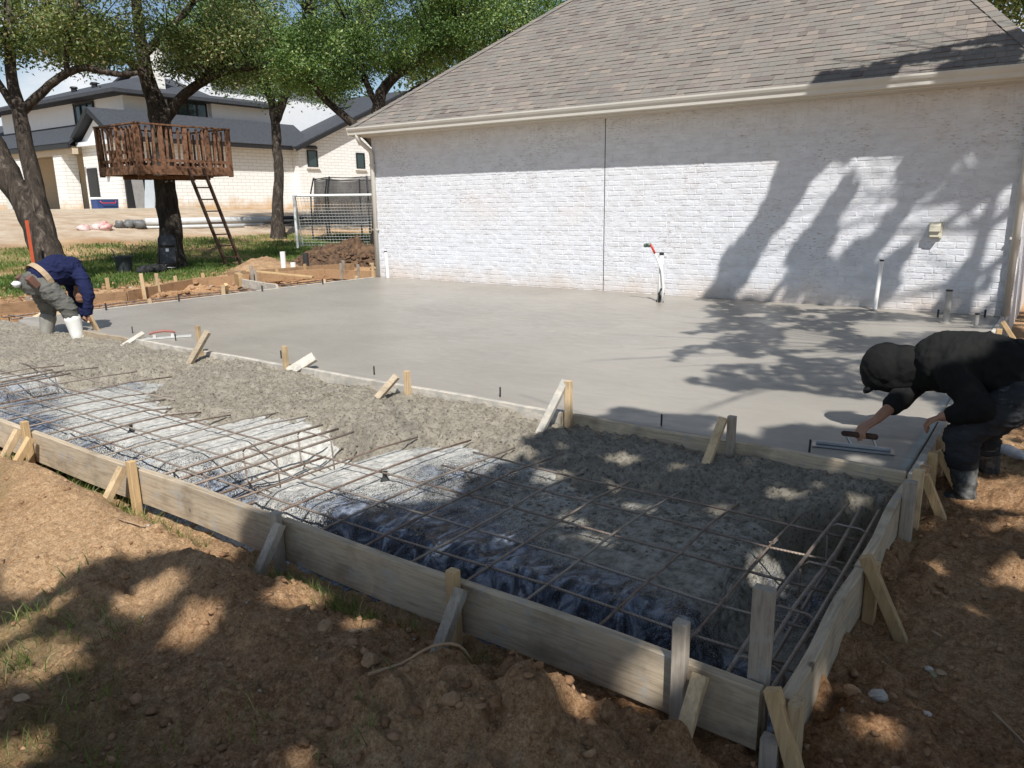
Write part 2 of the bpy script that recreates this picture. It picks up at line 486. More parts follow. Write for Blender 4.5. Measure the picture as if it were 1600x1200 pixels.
def bed_z(x, y):
    z = -0.135 + 0.02 * fbm(x * 1.1, y * 1.1, 0, 3, 71) + 0 * x
    d1 = trench(x, -4.02, -3.55, 0.22) * sstep(3.6, 3.2, y)
    d2 = trench(x, -7.6, -7.0, 0.25)
    d3 = trench(y, 1.9, 2.24, 0.16) * sstep(-6.5, -1.9, x) * 0.9
    d4 = trench(x, -0.82, -0.3, 0.18)
    z = z - 0.22 * np.maximum.reduce([d1, d2, d3, d4])
    wr = 1 - np.abs(fbm(x * 3.1 + 0.6 * y, y * 1.7, 0, 3, 73)); fold = np.maximum(0, wr - 0.62) * 0.09
    cr_ = np.exp(-(((x + 1.75) / 0.85) ** 2 + ((y - 2.28) / 0.34) ** 2)) + 0.6 * np.exp(-(((x + 0.9) / 0.3) ** 2 + ((y - 2.5) / 0.4) ** 2))
    fold = fold + cr_ * (0.055 * (1 - np.abs(fbm(x * 5.2 + y * 1.5, y * 3.0, 0, 2, 74))) ** 2 + 0.03 * (1 - np.abs(fbm(x * 11, y * 7 - x * 2, 0, 2, 76))) ** 3)
    soft = sstep(2.7, 2.2, y) + np.maximum.reduce([d1, d2, d3, d4])
    z = z + fold * np.clip(soft, 0, 1) + 0.008 * np.abs(fbm(x * 14, y * 14, 0, 3, 75))
    return z
px_ = lines((-12.5, -6, 0.05), (-6, -0.525, 0.02)); py_ = lines((2.045, 4.16, 0.02))
PX, PY = np.meshgrid(px_, py_, indexing='ij'); PZ = bed_z(PX, PY)
i3 = np.arange(PX.size).reshape(PX.shape)
pf = np.stack([i3[:-1, :-1], i3[1:, :-1], i3[1:, 1:], i3[:-1, 1:]], -1).reshape(-1, 4)
bed_me = np_mesh('plastic_sheet', np.stack([PX, PY, PZ], -1).reshape(-1, 3), pf, 4)
coat = 0.16 + 0.52 * sstep(2.25, 3.05, PY) + 0.08 * sstep(-2.5, -3.0, PX) - 0.25 * sstep(-0.17, -0.27, PZ) + 0.5 * fbm(PX * 1.5, PY * 1.9, 0, 4, 77)
coat = coat - 0.55 * np.exp(-(((PX + 1.75) / 0.95) ** 2 + ((PY - 2.25) / 0.42) ** 2)) - 0.3 * np.exp(-(((PX + 2.7) / 0.5) ** 2 + ((PY - 2.5) / 0.3) ** 2)) + 0.3 * sstep(-2.2, -1.5, PX) * sstep(2.45, 2.75, PY) + 0.18 * sstep(-2.7, -3.3, PX)
add_attr(bed_me, 'coat', np.clip(coat, 0, 1).ravel())
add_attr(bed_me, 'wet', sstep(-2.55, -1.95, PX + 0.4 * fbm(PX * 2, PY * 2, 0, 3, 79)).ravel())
def bed_material():
    m, n, l, b = new_mat('splattered_plastic')
    sp = tex_noise(n, l, 150, 3, 0.7)
    sp2 = tex_noise(n, l, 9, 6, 0.65)
    cov = n.new('ShaderNodeMath'); cov.operation = 'ADD'; l.new(attr(n, 'coat'), cov.inputs[0])
    s1 = n.new('ShaderNodeMath'); s1.operation = 'MULTIPLY_ADD'; l.new(sp, s1.inputs[0]); s1.inputs[1].default_value = 2.8; s1.inputs[2].default_value = -1.50
    l.new(s1.outputs[0], cov.inputs[1])
    c2 = n.new('ShaderNodeMath'); c2.operation = 'MULTIPLY_ADD'; l.new(sp2, c2.inputs[0]); c2.inputs[1].default_value = 0.7; l.new(cov.outputs[0], c2.inputs[2])
    fac = ramp(n, l, c2.outputs[0], [(0.60, 0.0), (0.70, 1.0)])
    dry = ramp(n, l, tex_noise(n, l, 26, 9, 0.75), [(0.32, (0.27, 0.256, 0.225)), (0.5, (0.47, 0.455, 0.41)), (0.68, (0.62, 0.605, 0.56))])
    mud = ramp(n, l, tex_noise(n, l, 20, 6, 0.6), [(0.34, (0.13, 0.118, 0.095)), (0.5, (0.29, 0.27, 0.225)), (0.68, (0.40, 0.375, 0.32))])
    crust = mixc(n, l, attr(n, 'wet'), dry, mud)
    film = tex_noise(n, l, 5.0, 6, 0.6, stretch=(1.6, 0.7, 1), dist=2.5)
    plast = ramp(n, l, film, [(0.38, (0.016, 0.018, 0.024)), (0.5, (0.075, 0.092, 0.13)), (0.64, (0.33, 0.375, 0.45))])
    l.new(mixc(n, l, fac, plast, crust), b.inputs['Base Color'])
    l.new(ramp(n, l, fac, [(0.0, 0.22), (1.0, 0.85)]), b.inputs['Roughness'])
    b.inputs['Specular IOR Level'].default_value = 0.45
    p = bump(n, l, b, fac, 0.8, 0.010)
    p = bump(n, l, b, tex_noise(n, l, 60, 8, 0.75), 0.7, 0.012, p)
    bump(n, l, b, tex_noise(n, l, 7, 4, 0.55, stretch=(1.6, 0.6, 1), dist=1.6), 0.8, 0.06, p)
    return m
bed = link_mesh('plastic_sheet', bed_me, bed_material(), smooth=True)
tag(bed, 'black plastic vapour barrier splashed with grey concrete under the rebar mat', 'plastic sheet')

# ---- rough, freshly dumped concrete in front of the middle form
rx_ = lines((-13.0, -8.0, 0.035), (-8.0, -0.53, 0.0155)); ry_ = lines((2.45, 4.175, 0.0155))
QX, QY = np.meshgrid(rx_, ry_, indexing='ij')
bf = rough_front(QX)
inside = QY - bf + 0.035 * fbm(QX * 9, QY * 9, 0, 2, 85)
lump = np.abs(fbm(QX * 19, QY * 19, 0, 4, 81, 0.65)) * 0.024 + fbm(QX * 2.6, QY * 2.6, 0, 3, 82) * 0.024 - np.maximum(0, fbm(QX * 24, QY * 24, 0, 2, 83) - 0.1) * 0.022
QZ = -0.088 + 0.045 * sstep(0.0, 1.0, QY - bf) + lump
worker_pit = gauss(QX, QY, -9.1, 4.05, 0.25, 0.16, 0.03) + gauss(QX, QY, -9.7, 4.1, 0.2, 0.15, 0.03)
QZ = QZ - worker_pit + gauss(QX, QY, -5.3, 4.05, 0.12, 0.1, 0.05) + 0.02 * sstep(3.9, 4.15, QY) * fbm(QX * 2.5, QY * 2.5, 0, 2, 84)
QZ = np.minimum(QZ, 0.012 + 0.02 * (QY < 4.0))
low_ = bed_z(QX, QY) - 0.02
QZ = low_ + (QZ - low_) * sstep(-0.02, 0.24, inside) + np.maximum(0, fbm(QX * 17, QY * 17, 0, 2, 87)) * 0.035 * sstep(-0.04, 0.02, inside) * sstep(0.3, 0.15, inside)
keep = inside > -0.06
i4 = np.arange(QX.size).reshape(QX.shape)
qf = np.stack([i4[:-1, :-1], i4[1:, :-1], i4[1:, 1:], i4[:-1, 1:]], -1).reshape(-1, 4)
kf = keep.ravel()[qf].all(1); qf = qf[kf]
used, inv = np.unique(qf, return_inverse=True)
rc_me = np_mesh('rough_concrete', np.stack([QX, QY, QZ], -1).reshape(-1, 3)[used], inv.reshape(-1, 4), 4)
def rough_material():
    m, n, l, b = new_mat('rough_wet_concrete')
    c = ramp(n, l, tex_noise(n, l, 16, 8, 0.7), [(0.34, (0.215, 0.186, 0.14)), (0.5, (0.345, 0.302, 0.235)), (0.68, (0.45, 0.40, 0.315))])
    c = mixc(n, l, ramp(n, l, tex_noise(n, l, 1.1, 3, 0.5), [(0.4, 0.0), (0.7, 0.35)]), c, (0.25, 0.225, 0.18))
    c = mixc(n, l, ramp(n, l, tex_noise(n, l, 62, 4, 0.6), [(0.55, 0.0), (0.62, 0.7)]), c, (0.06, 0.052, 0.04))
    l.new(c, b.inputs['Base Color']); b.inputs['Roughness'].default_value = 0.48; b.inputs['Specular IOR Level'].default_value = 0.4
    p = bump(n, l, b, tex_noise(n, l, 48, 9, 0.78), 1.0, 0.02)
    bump(n, l, b, tex_noise(n, l, 150, 4, 0.7), 0.8, 0.008, p)
    return m
M_ROUGH = rough_material()
rough = link_mesh('rough_concrete', rc_me, M_ROUGH, smooth=True)
tag(rough, 'crumbly unfinished wet concrete dumped in front of the middle form board', 'concrete', kind='stuff')
# ================================================================== garage
def brick_material():
    m, n, l, b = new_mat('whitewashed_brick')
    oi = n.new('ShaderNodeTexCoord'); co = oi.outputs['Object']
    geo = n.new('ShaderNodeNewGeometry'); P = geo.outputs['Position']
    a = tex_noise(n, l, 4.2, 6, 0.62, coord=P, stretch=(1, 1, 2.2))
    c = ramp(n, l, a, [(0.30, (0.59, 0.585, 0.595)), (0.5, (0.668, 0.675, 0.70)), (0.70, (0.735, 0.745, 0.77))])
    c = mixc(n, l, ramp(n, l, tex_noise(n, l, 1.1, 4, 0.6, coord=P), [(0.55, 0.0), (0.75, 0.30)]), c, (0.66, 0.57, 0.50))
    fl = tex_noise(n, l, 21, 5, 0.7, coord=P, stretch=(0.6, 1, 2.6))
    flm = mixc(n, l, 1.0, ramp(n, l, fl, [(0.555, 0.0), (0.61, 0.85)]), ramp(n, l, tex_noise(n, l, 1.7, 4, 0.6, coord=P), [(0.42, 0.12), (0.64, 1.0)]), 'MULTIPLY')
    c = mixc(n, l, flm, c, (0.36, 0.29, 0.25))
    sx = n.new('ShaderNodeSeparateXYZ'); l.new(P, sx.inputs[0])
    sm = n.new('ShaderNodeMath'); sm.operation = 'MULTIPLY_ADD'; l.new(tex_noise(n, l, 1.6, 5, 0.6, coord=P), sm.inputs[0]); sm.inputs[1].default_value = -0.9; l.new(sx.outputs['Z'], sm.inputs[2])
    c = mixc(n, l, ramp(n, l, sm.outputs[0], [(0.0, 0.0), (0.001, 0.0)]), c, c)
    st = n.new('ShaderNodeMapRange'); st.inputs['From Min'].default_value = -0.50; st.inputs['From Max'].default_value = -0.10; st.inputs['To Min'].default_value = 0.55; st.inputs['To Max'].default_value = 0.0
    l.new(sm.outputs[0], st.inputs['Value'])
    c = mixc(n, l, st.outputs[0], c, (0.56, 0.44, 0.33))          # splashed soil at the foot of the wall
    l.new(c, b.inputs['Base Color']); b.inputs['Roughness'].default_value = 0.9; b.inputs['Specular IOR Level'].default_value = 0.2
    p = bump(n, l, b, tex_noise(n, l, 30, 6, 0.7, coord=P, stretch=(0.6, 1, 2)), 0.45, 0.012)
    bump(n, l, b, fl, 0.4, 0.006, p)
    return m
M_BRICK = brick_material()
M_TRIM = simple('cream_painted_metal', (0.60, 0.57, 0.51), (0.55, 0.52, 0.46), 3, 0.45, 0.05, 20, spec=0.45)
M_SOFFIT = simple('cream_soffit', (0.58, 0.53, 0.44), (0.52, 0.47, 0.39), 4, 0.6, 0.1, 30)
M_JOINT = simple('dark_joint', (0.06, 0.05, 0.045), (0.04, 0.035, 0.03), 10, 0.9)

WX0, WX1, WTOP = -10.93, -0.42, 2.62
EAVE_Y, EAVE_Z, PITCH = 10.33, 2.765, 0.772
RX0, RX1 = -11.08, -0.33
garage = empty('garage', (-5.7, WALL_Y, 0.0), 'whitewashed brick garage with brown shingle hip roof beside the fresh slab', 'garage')
wall_p = MB().aabb((WX0, WALL_Y, -0.4), (WX1, WALL_Y + 9.5, WTOP)).build('wall', M_BRICK, garage)

def brick_piece(mb, x0, x1, z0, z1, proud):
    c = 0.005; j = 0.0035
    r = lambda: random.uniform(-j, j)
    yb, yf = WALL_Y + 0.004, WALL_Y - proud
    o = [(x0 + r(), yb, z0 + r()), (x1 + r(), yb, z0 + r()), (x1 + r(), yb, z1 + r()), (x0 + r(), yb, z1 + r())]
    tilt = random.uniform(-0.003, 0.003)
    f = [(x0 + c + r(), yf + tilt, z0 + c + r()), (x1 - c + r(), yf - tilt, z0 + c + r()), (x1 - c + r(), yf - tilt, z1 - c + r()), (x0 + c + r(), yf + tilt, z1 - c + r())]
    mb.add(o + f, [(4, 5, 6, 7), (0, 1, 5, 4), (1, 2, 6, 5), (2, 3, 7, 6), (3, 0, 4, 7)])

JX = -5.9
bricks = []
z = -0.06; row = 0
while z < 2.37:
    h = 0.0665
    x = WX0 - (0.1 if row % 2 else 0.0) + random.uniform(-0.008, 0.008)
    while x < WX1:
        w = 0.193 + random.uniform(-0.004, 0.004)
        a, b_ = max(x, WX0), min(x + w, WX1)
        segs = [(a, b_)]
        if a < JX < b_ or abs(a - JX) < 0.008 or abs(b_ - JX) < 0.008:
            segs = [(a, JX - 0.008), (JX + 0.008, b_)]
        for s0, s1 in segs:
            if s1 - s0 > 0.02: bricks.append((s0, s1, z + random.uniform(-0.002, 0.002), z + h + random.uniform(-0.002, 0.002)))
        x += w + 0.0105
    z += 0.0765; row += 1
ztop = z - 0.0765 + 0.0665
x = WX0
while x < WX1 - 0.03:                                   # soldier course under the soffit
    w = 0.064 + random.uniform(-0.002, 0.002)
    if not (x - 0.008 < JX < x + w + 0.008): bricks.append((x, min(x + w, WX1), ztop + 0.012, ztop + 0.20))
    x += w + 0.011
bricks = [b_ for b_ in bricks if b_[3] > 0.0]
bricks.sort(key=lambda q: ((q[0] + q[1]) / 2) ** 2 + ((q[2] + q[3]) / 2 - 1.4) ** 2 + (5.0 if (q[0] > -0.95 and q[2] < 0.0) else 0))
for q in bricks[:300]:
    mb = MB(); brick_piece(mb, *q, random.uniform(0.001, 0.0045)); mb.build('brick', M_BRICK, wall_p)
mb = MB()
for q in bricks[300:]: brick_piece(mb, *q, random.uniform(0.001, 0.0045))
tag(mb.build('brickwork', M_BRICK, wall_p), kind='stuff')
MB().aabb((JX - 0.006, WALL_Y - 0.002, 0.0), (JX + 0.006, WALL_Y + 0.01, WTOP - 0.01)).build('control_joint', M_JOINT, garage)

# eaves
MB().aabb((RX0 + 0.03, 10.39, WTOP), (RX1 - 0.03, WALL_Y + 0.1, WTOP + 0.018)).build('soffit', M_SOFFIT, garage)
MB().aabb((RX0 + 0.02, 10.365, WTOP - 0.004), (RX1 - 0.02, 10.389, WTOP + 0.15)).build('fascia', M_TRIM, garage)
gp = [(10.363, 2.635), (10.30, 2.635), (10.285, 2.645), (10.282, 2.69), (10.262, 2.715), (10.25, 2.745), (10.25, 2.768), (10.262, 2.768), (10.262, 2.75), (10.28, 2.72), (10.30, 2.68), (10.363, 2.68)]
gut = MB().prism([(RX0, y, z) for y, z in gp], (RX0, 0, 0), (RX1, 0, 0)).build('gutter', M_TRIM, garage)
mb = MB()
for xx in (RX0 - 0.004, RX1 + 0.004): mb.prism([(xx - 0.003, y, z) for y, z in [(10.365, 2.632), (10.28, 2.632), (10.247, 2.745), (10.247, 2.772), (10.365, 2.772)]], (0, 0, 0), (0.006, 0, 0))
mb.build('end_cap', M_TRIM, gut)
def downspout(x):
    pts = [(x, 10.325, 2.66), (x, 10.33, 2.60), (x, 10.38, 2.53), (x, 10.56, 2.42), (x, 10.64, 2.37), (x, 10.668, 2.28), (x, 10.668, 0.012)]
    mb = MB()
    mb.tube(pts, 0.043, 8)
    d = mb.build('downspout', M_TRIM, garage, smooth=True)
    for zz in (2.1, 0.9): MB().aabb((x - 0.055, 10.64, zz), (x + 0.055, 10.711, zz + 0.03)).build('strap', M_TRIM, d)
downspout(-10.885); downspout(-0.47)

# roof deck and shingles
def shingle_material():
    m, n, l, b = new_mat('shingles')
    t = attr(n, 'tint')
    c = ramp(n, l, t, [(0.0, (0.155, 0.132, 0.118)), (0.2, (0.195, 0.165, 0.148)), (0.4, (0.205, 0.182, 0.158)), (0.6, (0.185, 0.172, 0.152)), (0.8, (0.222, 0.192, 0.165)), (1.0, (0.25, 0.21, 0.175))])
    geo = n.new('ShaderNodeNewGeometry'); P = geo.outputs['Position']
    g = tex_noise(n, l, 260, 3, 0.7, coord=P)
    c = mixc(n, l, 0.55, c, ramp(n, l, g, [(0.3, 0.45), (0.7, 1.5)]), 'MULTIPLY')
    c = mixc(n, l, 1.0, c, ramp(n, l, tex_noise(n, l, 0.8, 5, 0.6, coord=P), [(0.3, 0.88), (0.7, 1.1)]), 'MULTIPLY')
    l.new(c, b.inputs['Base Color']); b.inputs['Roughness'].default_value = 0.92; b.inputs['Specular IOR Level'].default_value = 0.2
    bump(n, l, b, g, 0.4, 0.004)
    return m
M_SHINGLE = shingle_material()
HR = 0.69                                   # right hip runs steeper in plan than the left one
HALF = (RX1 - RX0) / (1 + HR)
RIDGE_Y, RIDGE_Z = EAVE_Y + HALF, EAVE_Z + HALF * PITCH
BACK_Y = EAVE_Y + 2 * HALF
mb = MB()
dz = -0.014
A, B_, C_, D_ = (RX0, EAVE_Y, EAVE_Z + dz), (RX1, EAVE_Y, EAVE_Z + dz), (RX1, BACK_Y, EAVE_Z + dz), (RX0, BACK_Y, EAVE_Z + dz)
Rg = (RX0 + HALF, RIDGE_Y, RIDGE_Z + dz)
mb.add([A, B_, C_, D_, Rg], [(0, 1, 4), (1, 2, 4), (2, 3, 4), (3, 0, 4), (0, 3, 2, 1)])
roof_p = mb.build('roof', M_SHINGLE, garage, tint=True)
NRM = Vector((0, -PITCH, 1)).normalized()
def on_roof(x, t, lift):
    return Vector((x, EAVE_Y + t, EAVE_Z + t * PITCH)) + NRM * lift
tabs = []
exp_plan = 0.092
i = 0; t0 = -0.03
while t0 < HALF - 0.1:
    t1 = t0 + exp_plan * 1.12
    xl, xr = RX0 + max(t0, 0), RX1 - HR * max(t0, 0)
    xl1, xr1 = RX0 + max(t1, 0), RX1 - HR * max(t1, 0)
    x = RX0 - random.uniform(0, 0.3)
    while x < xr:
        w = random.choice((0.10, 0.13, 0.16, 0.2, 0.24)) * random.uniform(0.9, 1.1)
        a, b_ = max(x, xl), min(x + w - 0.003, xr)
        a1, b1 = min(max(x, xl1), xr1), max(min(x + w - 0.003, xr1), xl1)
        if b_ - a > 0.015: tabs.append((a, b_, a1, b1, t0, t1))
        x += w
    t0 += exp_plan; i += 1
def tab_piece(mb, a, b_, a1, b1, t0, t1):
    th = random.choice((0.006, 0.007, 0.013))
    j = random.uniform(-0.002, 0.002)
    mb.tint = min(1, max(0, random.choice((0.1, 0.3, 0.4, 0.45, 0.5, 0.55, 0.6, 0.6, 0.7, 0.9)) + random.uniform(-0.1, 0.1)))
    vs = [on_roof(a, t0 + j, 0), on_roof(b_, t0 + j, 0), on_roof(a, t0 + j, th), on_roof(b_, t0 + j, th), on_roof(a1, t1, 0.001), on_roof(b1, t1, 0.001)]
    mb.add(vs, [(0, 1, 3, 2), (2, 3, 5, 4), (0, 2, 4), (1, 5, 3)])
tabs.sort(key=lambda q: ((q[0] + q[1]) / 2) ** 2 + (EAVE_Y + q[4]) ** 2)
for q in tabs[:300]:
    mb = MB(); tab_piece(mb, *q); mb.build('shingle', M_SHINGLE, roof_p, tint=True)
mb = MB()
for q in tabs[300:]: tab_piece(mb, *q)
tag(mb.build('shingle_courses', M_SHINGLE, roof_p, tint=True), kind='stuff')
# cap shingles along both front hips
for sgn, x0 in ((1, RX0), (-1, RX1)):
    k = 0.0
    while k < HALF - 0.1:
        q_ = 1 if sgn > 0 else HR; p0 = Vector((x0 + sgn * q_ * k, EAVE_Y + k, EAVE_Z + k * PITCH)); p1 = Vector((x0 + sgn * q_ * (k + 0.13), EAVE_Y + k + 0.13, EAVE_Z + (k + 0.13) * PITCH))
        up = Vector((0, 0, 1)); w = 0.13
        fr = Vector((sgn, -0.02, 0)) * w                     # laps onto the front slope
        sd = Vector((-0.02 * sgn, 1, 0)) * w                 # laps onto the side slope
        mb = MB(); mb.tint = random.choice((0.3, 0.5, 0.6, 0.8))
        l0, l1 = 0.026, 0.014
        vs = [p0 + fr + up * l0, p0 + up * (l0 + 0.012), p0 + sd + up * l0, p1 + fr + up * l1, p1 + up * (l1 + 0.012), p1 + sd + up * l1,
              p0 + fr, p0, p0 + sd]
        f = [(0, 1, 4, 3), (1, 2, 5, 4), (6, 7, 1, 0), (7, 8, 2, 1)]
        mb.add(vs, f)
        mb.build('hip_shingle', M_SHINGLE, roof_p, tint=True)
        k += 0.105
# exhaust hood on the wall
vent = empty('wall_vent', (-1.3, WALL_Y - 0.012, 0.92), 'small cream exhaust vent box on the white brick wall', 'vent')
M_VENT = simple('cream_plastic', (0.62, 0.58, 0.46), (0.56, 0.52, 0.41), 5, 0.5, 0.03)
MB().aabb((-1.372, 10.690, 0.905), (-1.228, 10.708, 1.095)).build('back_plate', M_VENT, vent)
MB().prism([(-1.358, 10.690, 1.085), (-1.358, 10.665, 1.085), (-1.358, 10.60, 1.055), (-1.358, 10.60, 0.985), (-1.358, 10.690, 0.985)], (0, 0, 0), (0.116, 0, 0)).build('hood', M_VENT, vent)
MB().aabb((-1.35, 10.625, 0.92), (-1.25, 10.690, 0.9845)).build('flap', M_VENT, vent)

# ---- pipes that come up through the slab
M_PVC = simple('white_pvc', (0.80, 0.79, 0.77), (0.74, 0.73, 0.70), 5, 0.35, 0.04, 30, spec=0.5)
M_PVCD = simple('dirty_grey_pvc', (0.42, 0.41, 0.39), (0.26, 0.25, 0.23), 9, 0.5, 0.1, 40)
M_DARK = simple('dark_rubber', (0.035, 0.035, 0.035), (0.02, 0.02, 0.02), 9, 0.6, 0.1, 40)
def standpipe(name, x, y, z0, h, r, label, mat, lean=(0, 0), cap=True):
    e = empty(name, (x, y, z0), label, 'pipe')
    top = (x + lean[0], y + lean[1], z0 + h)
    MB().tube([(x, y, z0 - 0.05), top], r, 14).build('pipe', mat, e, smooth=False)
    MB().lathe(top, [(r * 0.86, -0.004), (r * 0.86, 0.002), (r * 1.06, 0.0025), (r * 1.06, 0.018), (r * 0.5, 0.020)], 14).build('rim', M_DARK if cap else mat, e)
    MB().lathe((x, y, z0), [(r * 1.9, -0.02), (r * 1.7, 0.006), (r * 1.15, 0.018)], 14).build('collar', M_SLAB, e)
standpipe('pipe_stub', -10.50, 10.55, 0, 0.50, 0.032, 'white plastic pipe standing by the left end of the brick wall', M_PVC, (-0.03, 0))
standpipe('pipe_stub', -1.86, 10.48, 0, 0.62, 0.026, 'white plastic pipe standing below the wall vent', M_PVC, (0.03, 0))
standpipe('pipe_stub', -0.985, 9.80, 0, 0.36, 0.034, 'dirty grey pipe rising from the slab behind the bent worker', M_PVCD)
standpipe('pipe_stub', -0.675, 9.62, 0, 0.14, 0.022, 'short grey pipe stub at the slab corner behind the worker', M_PVCD)
cx, cy = -4.54, 9.9
cond = empty('conduit_cluster', (cx, cy, 0), 'white conduits with a red tube bent over the middle of the slab', 'conduit')
MB().tube([(cx - 0.02, cy, -0.05), (cx - 0.01, cy + 0.01, 0.3), (cx + 0.0, cy + 0.01, 0.66)], 0.027, 12).build('pipe', M_PVC, cond, smooth=True)
MB().lathe((cx, cy + 0.01, 0.655), [(0.031, 0), (0.033, 0.035), (0.02, 0.038)], 12).build('cap', M_DARK, cond)
q = [(cx + 0.045, cy - 0.03, -0.02), (cx + 0.06, cy - 0.03, 0.22), (cx + 0.03, cy - 0.03, 0.44), (cx - 0.05, cy - 0.03, 0.62), (cx - 0.08, cy - 0.03, 0.67)]
MB().tube(q, 0.017, 10).build('flexible_tube', M_PVC, cond, smooth=True)
MB().tube([q[-1], (cx - 0.13, cy - 0.03, 0.76), (cx - 0.155, cy - 0.03, 0.80)], 0.015, 10).build('red_tube', simple('red_plastic', (0.55, 0.045, 0.03), (0.45, 0.03, 0.02), 8, 0.4, 0.03), cond, smooth=True)
M_BRASS = simple('dull_valve', (0.14, 0.20, 0.16), (0.08, 0.10, 0.08), 20, 0.45, 0.1, 60, metal=0.3)
MB().tube([(cx - 0.15, cy - 0.03, 0.79), (cx - 0.215, cy - 0.035, 0.79)], 0.026, 10).blob((cx - 0.225, cy - 0.035, 0.785), 0.03).build('valve', M_BRASS, cond, smooth=True)
mb = MB()
for k in range(6): mb.tube([(cx + random.uniform(-0.06, 0.06), cy + random.uniform(-0.06, 0.02), 0.0), (cx + random.uniform(-0.05, 0.06), cy + random.uniform(-0.05, 0.02), 0.12), (cx + random.uniform(-0.03, 0.05), cy + random.uniform(-0.04, 0.02), 0.19)], 0.011, 6)
mb.build('tape_wrap', M_DARK, cond, smooth=True)
# ================================================================== neighbour house
def house_brick():
    m, n, l, b = new_mat('white_stone_coursing')
    geo = n.new('ShaderNodeNewGeometry'); P = geo.outputs['Position']
    mpn = n.new('ShaderNodeMapping'); mpn.inputs['Rotation'].default_value = (R(90), 0, R(90)); l.new(P, mpn.inputs['Vector'])
    br = n.new('ShaderNodeTexBrick'); br.inputs['Scale'].default_value = 1.0; br.inputs['Brick Width'].default_value = 0.62; br.inputs['Row Height'].default_value = 0.2
    br.inputs['Mortar Size'].default_value = 0.012; br.inputs['Color1'].default_value = (0.76, 0.74, 0.70, 1); br.inputs['Color2'].default_value = (0.80, 0.79, 0.76, 1); br.inputs['Mortar'].default_value = (0.50, 0.46, 0.40, 1)
    sep = n.new('ShaderNodeSeparateXYZ'); l.new(P, sep.inputs[0])
    cmb = n.new('ShaderNodeCombineXYZ'); ad = n.new('ShaderNodeMath'); ad.operation = 'ADD'
    l.new(sep.outputs['X'], ad.inputs[0]); l.new(sep.outputs['Y'], ad.inputs[1]); l.new(ad.outputs[0], cmb.inputs['X']); l.new(sep.outputs['Z'], cmb.inputs['Y'])
    l.new(cmb.outputs[0], br.inputs['Vector'])
    sm = n.new('ShaderNodeMath'); sm.operation = 'MULTIPLY_ADD'; l.new(tex_noise(n, l, 0.9, 5, 0.6, coord=P), sm.inputs[0]); sm.inputs[1].default_value = -1.6; l.new(sep.outputs['Z'], sm.inputs[2])
    st = n.new('ShaderNodeMapRange'); st.inputs['From Min'].default_value = 0.35; st.inputs['From Max'].default_value = 1.0; st.inputs['To Min'].default_value = 0.85; st.inputs['To Max'].default_value = 0.0
    l.new(sm.outputs[0], st.inputs['Value'])
    c = mixc(n, l, st.outputs[0], br.outputs['Color'], (0.50, 0.29, 0.10))     # rusty soil splashed on the footing
    l.new(c, b.inputs['Base Color']); b.inputs['Roughness'].default_value = 0.9
    bump(n, l, b, br.outputs['Fac'], -0.8, 0.02)
    return m
M_HB = house_brick()
M_STUCCO = simple('white_stucco', (0.78, 0.79, 0.80), (0.74, 0.75, 0.76), 3, 0.85, 0.1, 30)
M_DROOF = simple('charcoal_shingles', (0.060, 0.065, 0.075), (0.035, 0.038, 0.045), 6, 0.85, 0.5, 30, 0.03, stretch=(1, 1, 3))
M_BLACK = simple('black_metal', (0.02, 0.02, 0.022), (0.015, 0.015, 0.016), 6, 0.45, 0.03)
M_BEIGE = simple('beige_board', (0.55, 0.46, 0.34), (0.50, 0.41, 0.30), 5, 0.8, 0.1)
def glass_material():
    m, n, l, b = new_mat('dark_window_glass')
    b.inputs['Base Color'].default_value = (0.03, 0.05, 0.055, 1); b.inputs['Roughness'].default_value = 0.04; b.inputs['Specular IOR Level'].default_value = 0.8
    return m
M_GLASS = glass_material()
house = empty('house', (-42, 27, 1.1), 'white modern house with charcoal roofs across the back yard', 'house')
hb = lambda a, b_, name, m, par=house: MB().aabb(a, b_).build(name, m, par)
hw = hb((-45.7, 22.3, 0.2), (-42, 35.0, 5.05), 'wall', M_HB)
# projecting gable wing at the right
MB().prism([(-41.4, 34.0, 0.2), (-41.4, 54.0, 0.2), (-41.4, 54.0, 5.15), (-41.4, 44.0, 9.35), (-41.4, 34.0, 5.15)], (0, 0, 0), (-10, 0, 0)).build('wall', M_HB, house)
def slab_quad(mb, pts, th=0.14):
    n_ = (Vector(pts[1]) - Vector(pts[0])).cross(Vector(pts[2]) - Vector(pts[0])).normalized()
    if n_.z < 0: n_ = -n_
    mb.prism([Vector(p) for p in pts], (0, 0, 0), n_ * th)
rf = MB(); slab_quad(rf, [(-40.9, 33.4, 4.92), (-40.9, 44.0, 9.37), (-52, 44.0, 9.37), (-52, 33.4, 4.92)]); slab_quad(rf, [(-40.9, 44.0, 9.37), (-40.9, 54.6, 4.92), (-52, 54.6, 4.92), (-52, 44.0, 9.37)])
gr = rf.build('roof', M_DROOF, house)
rk = MB(); rk.beam((-40.88, 33.4, 4.86), (-40.88, 44.0, 9.31), 0.05, 0.24); rk.build('rake_board', M_BLACK, gr)
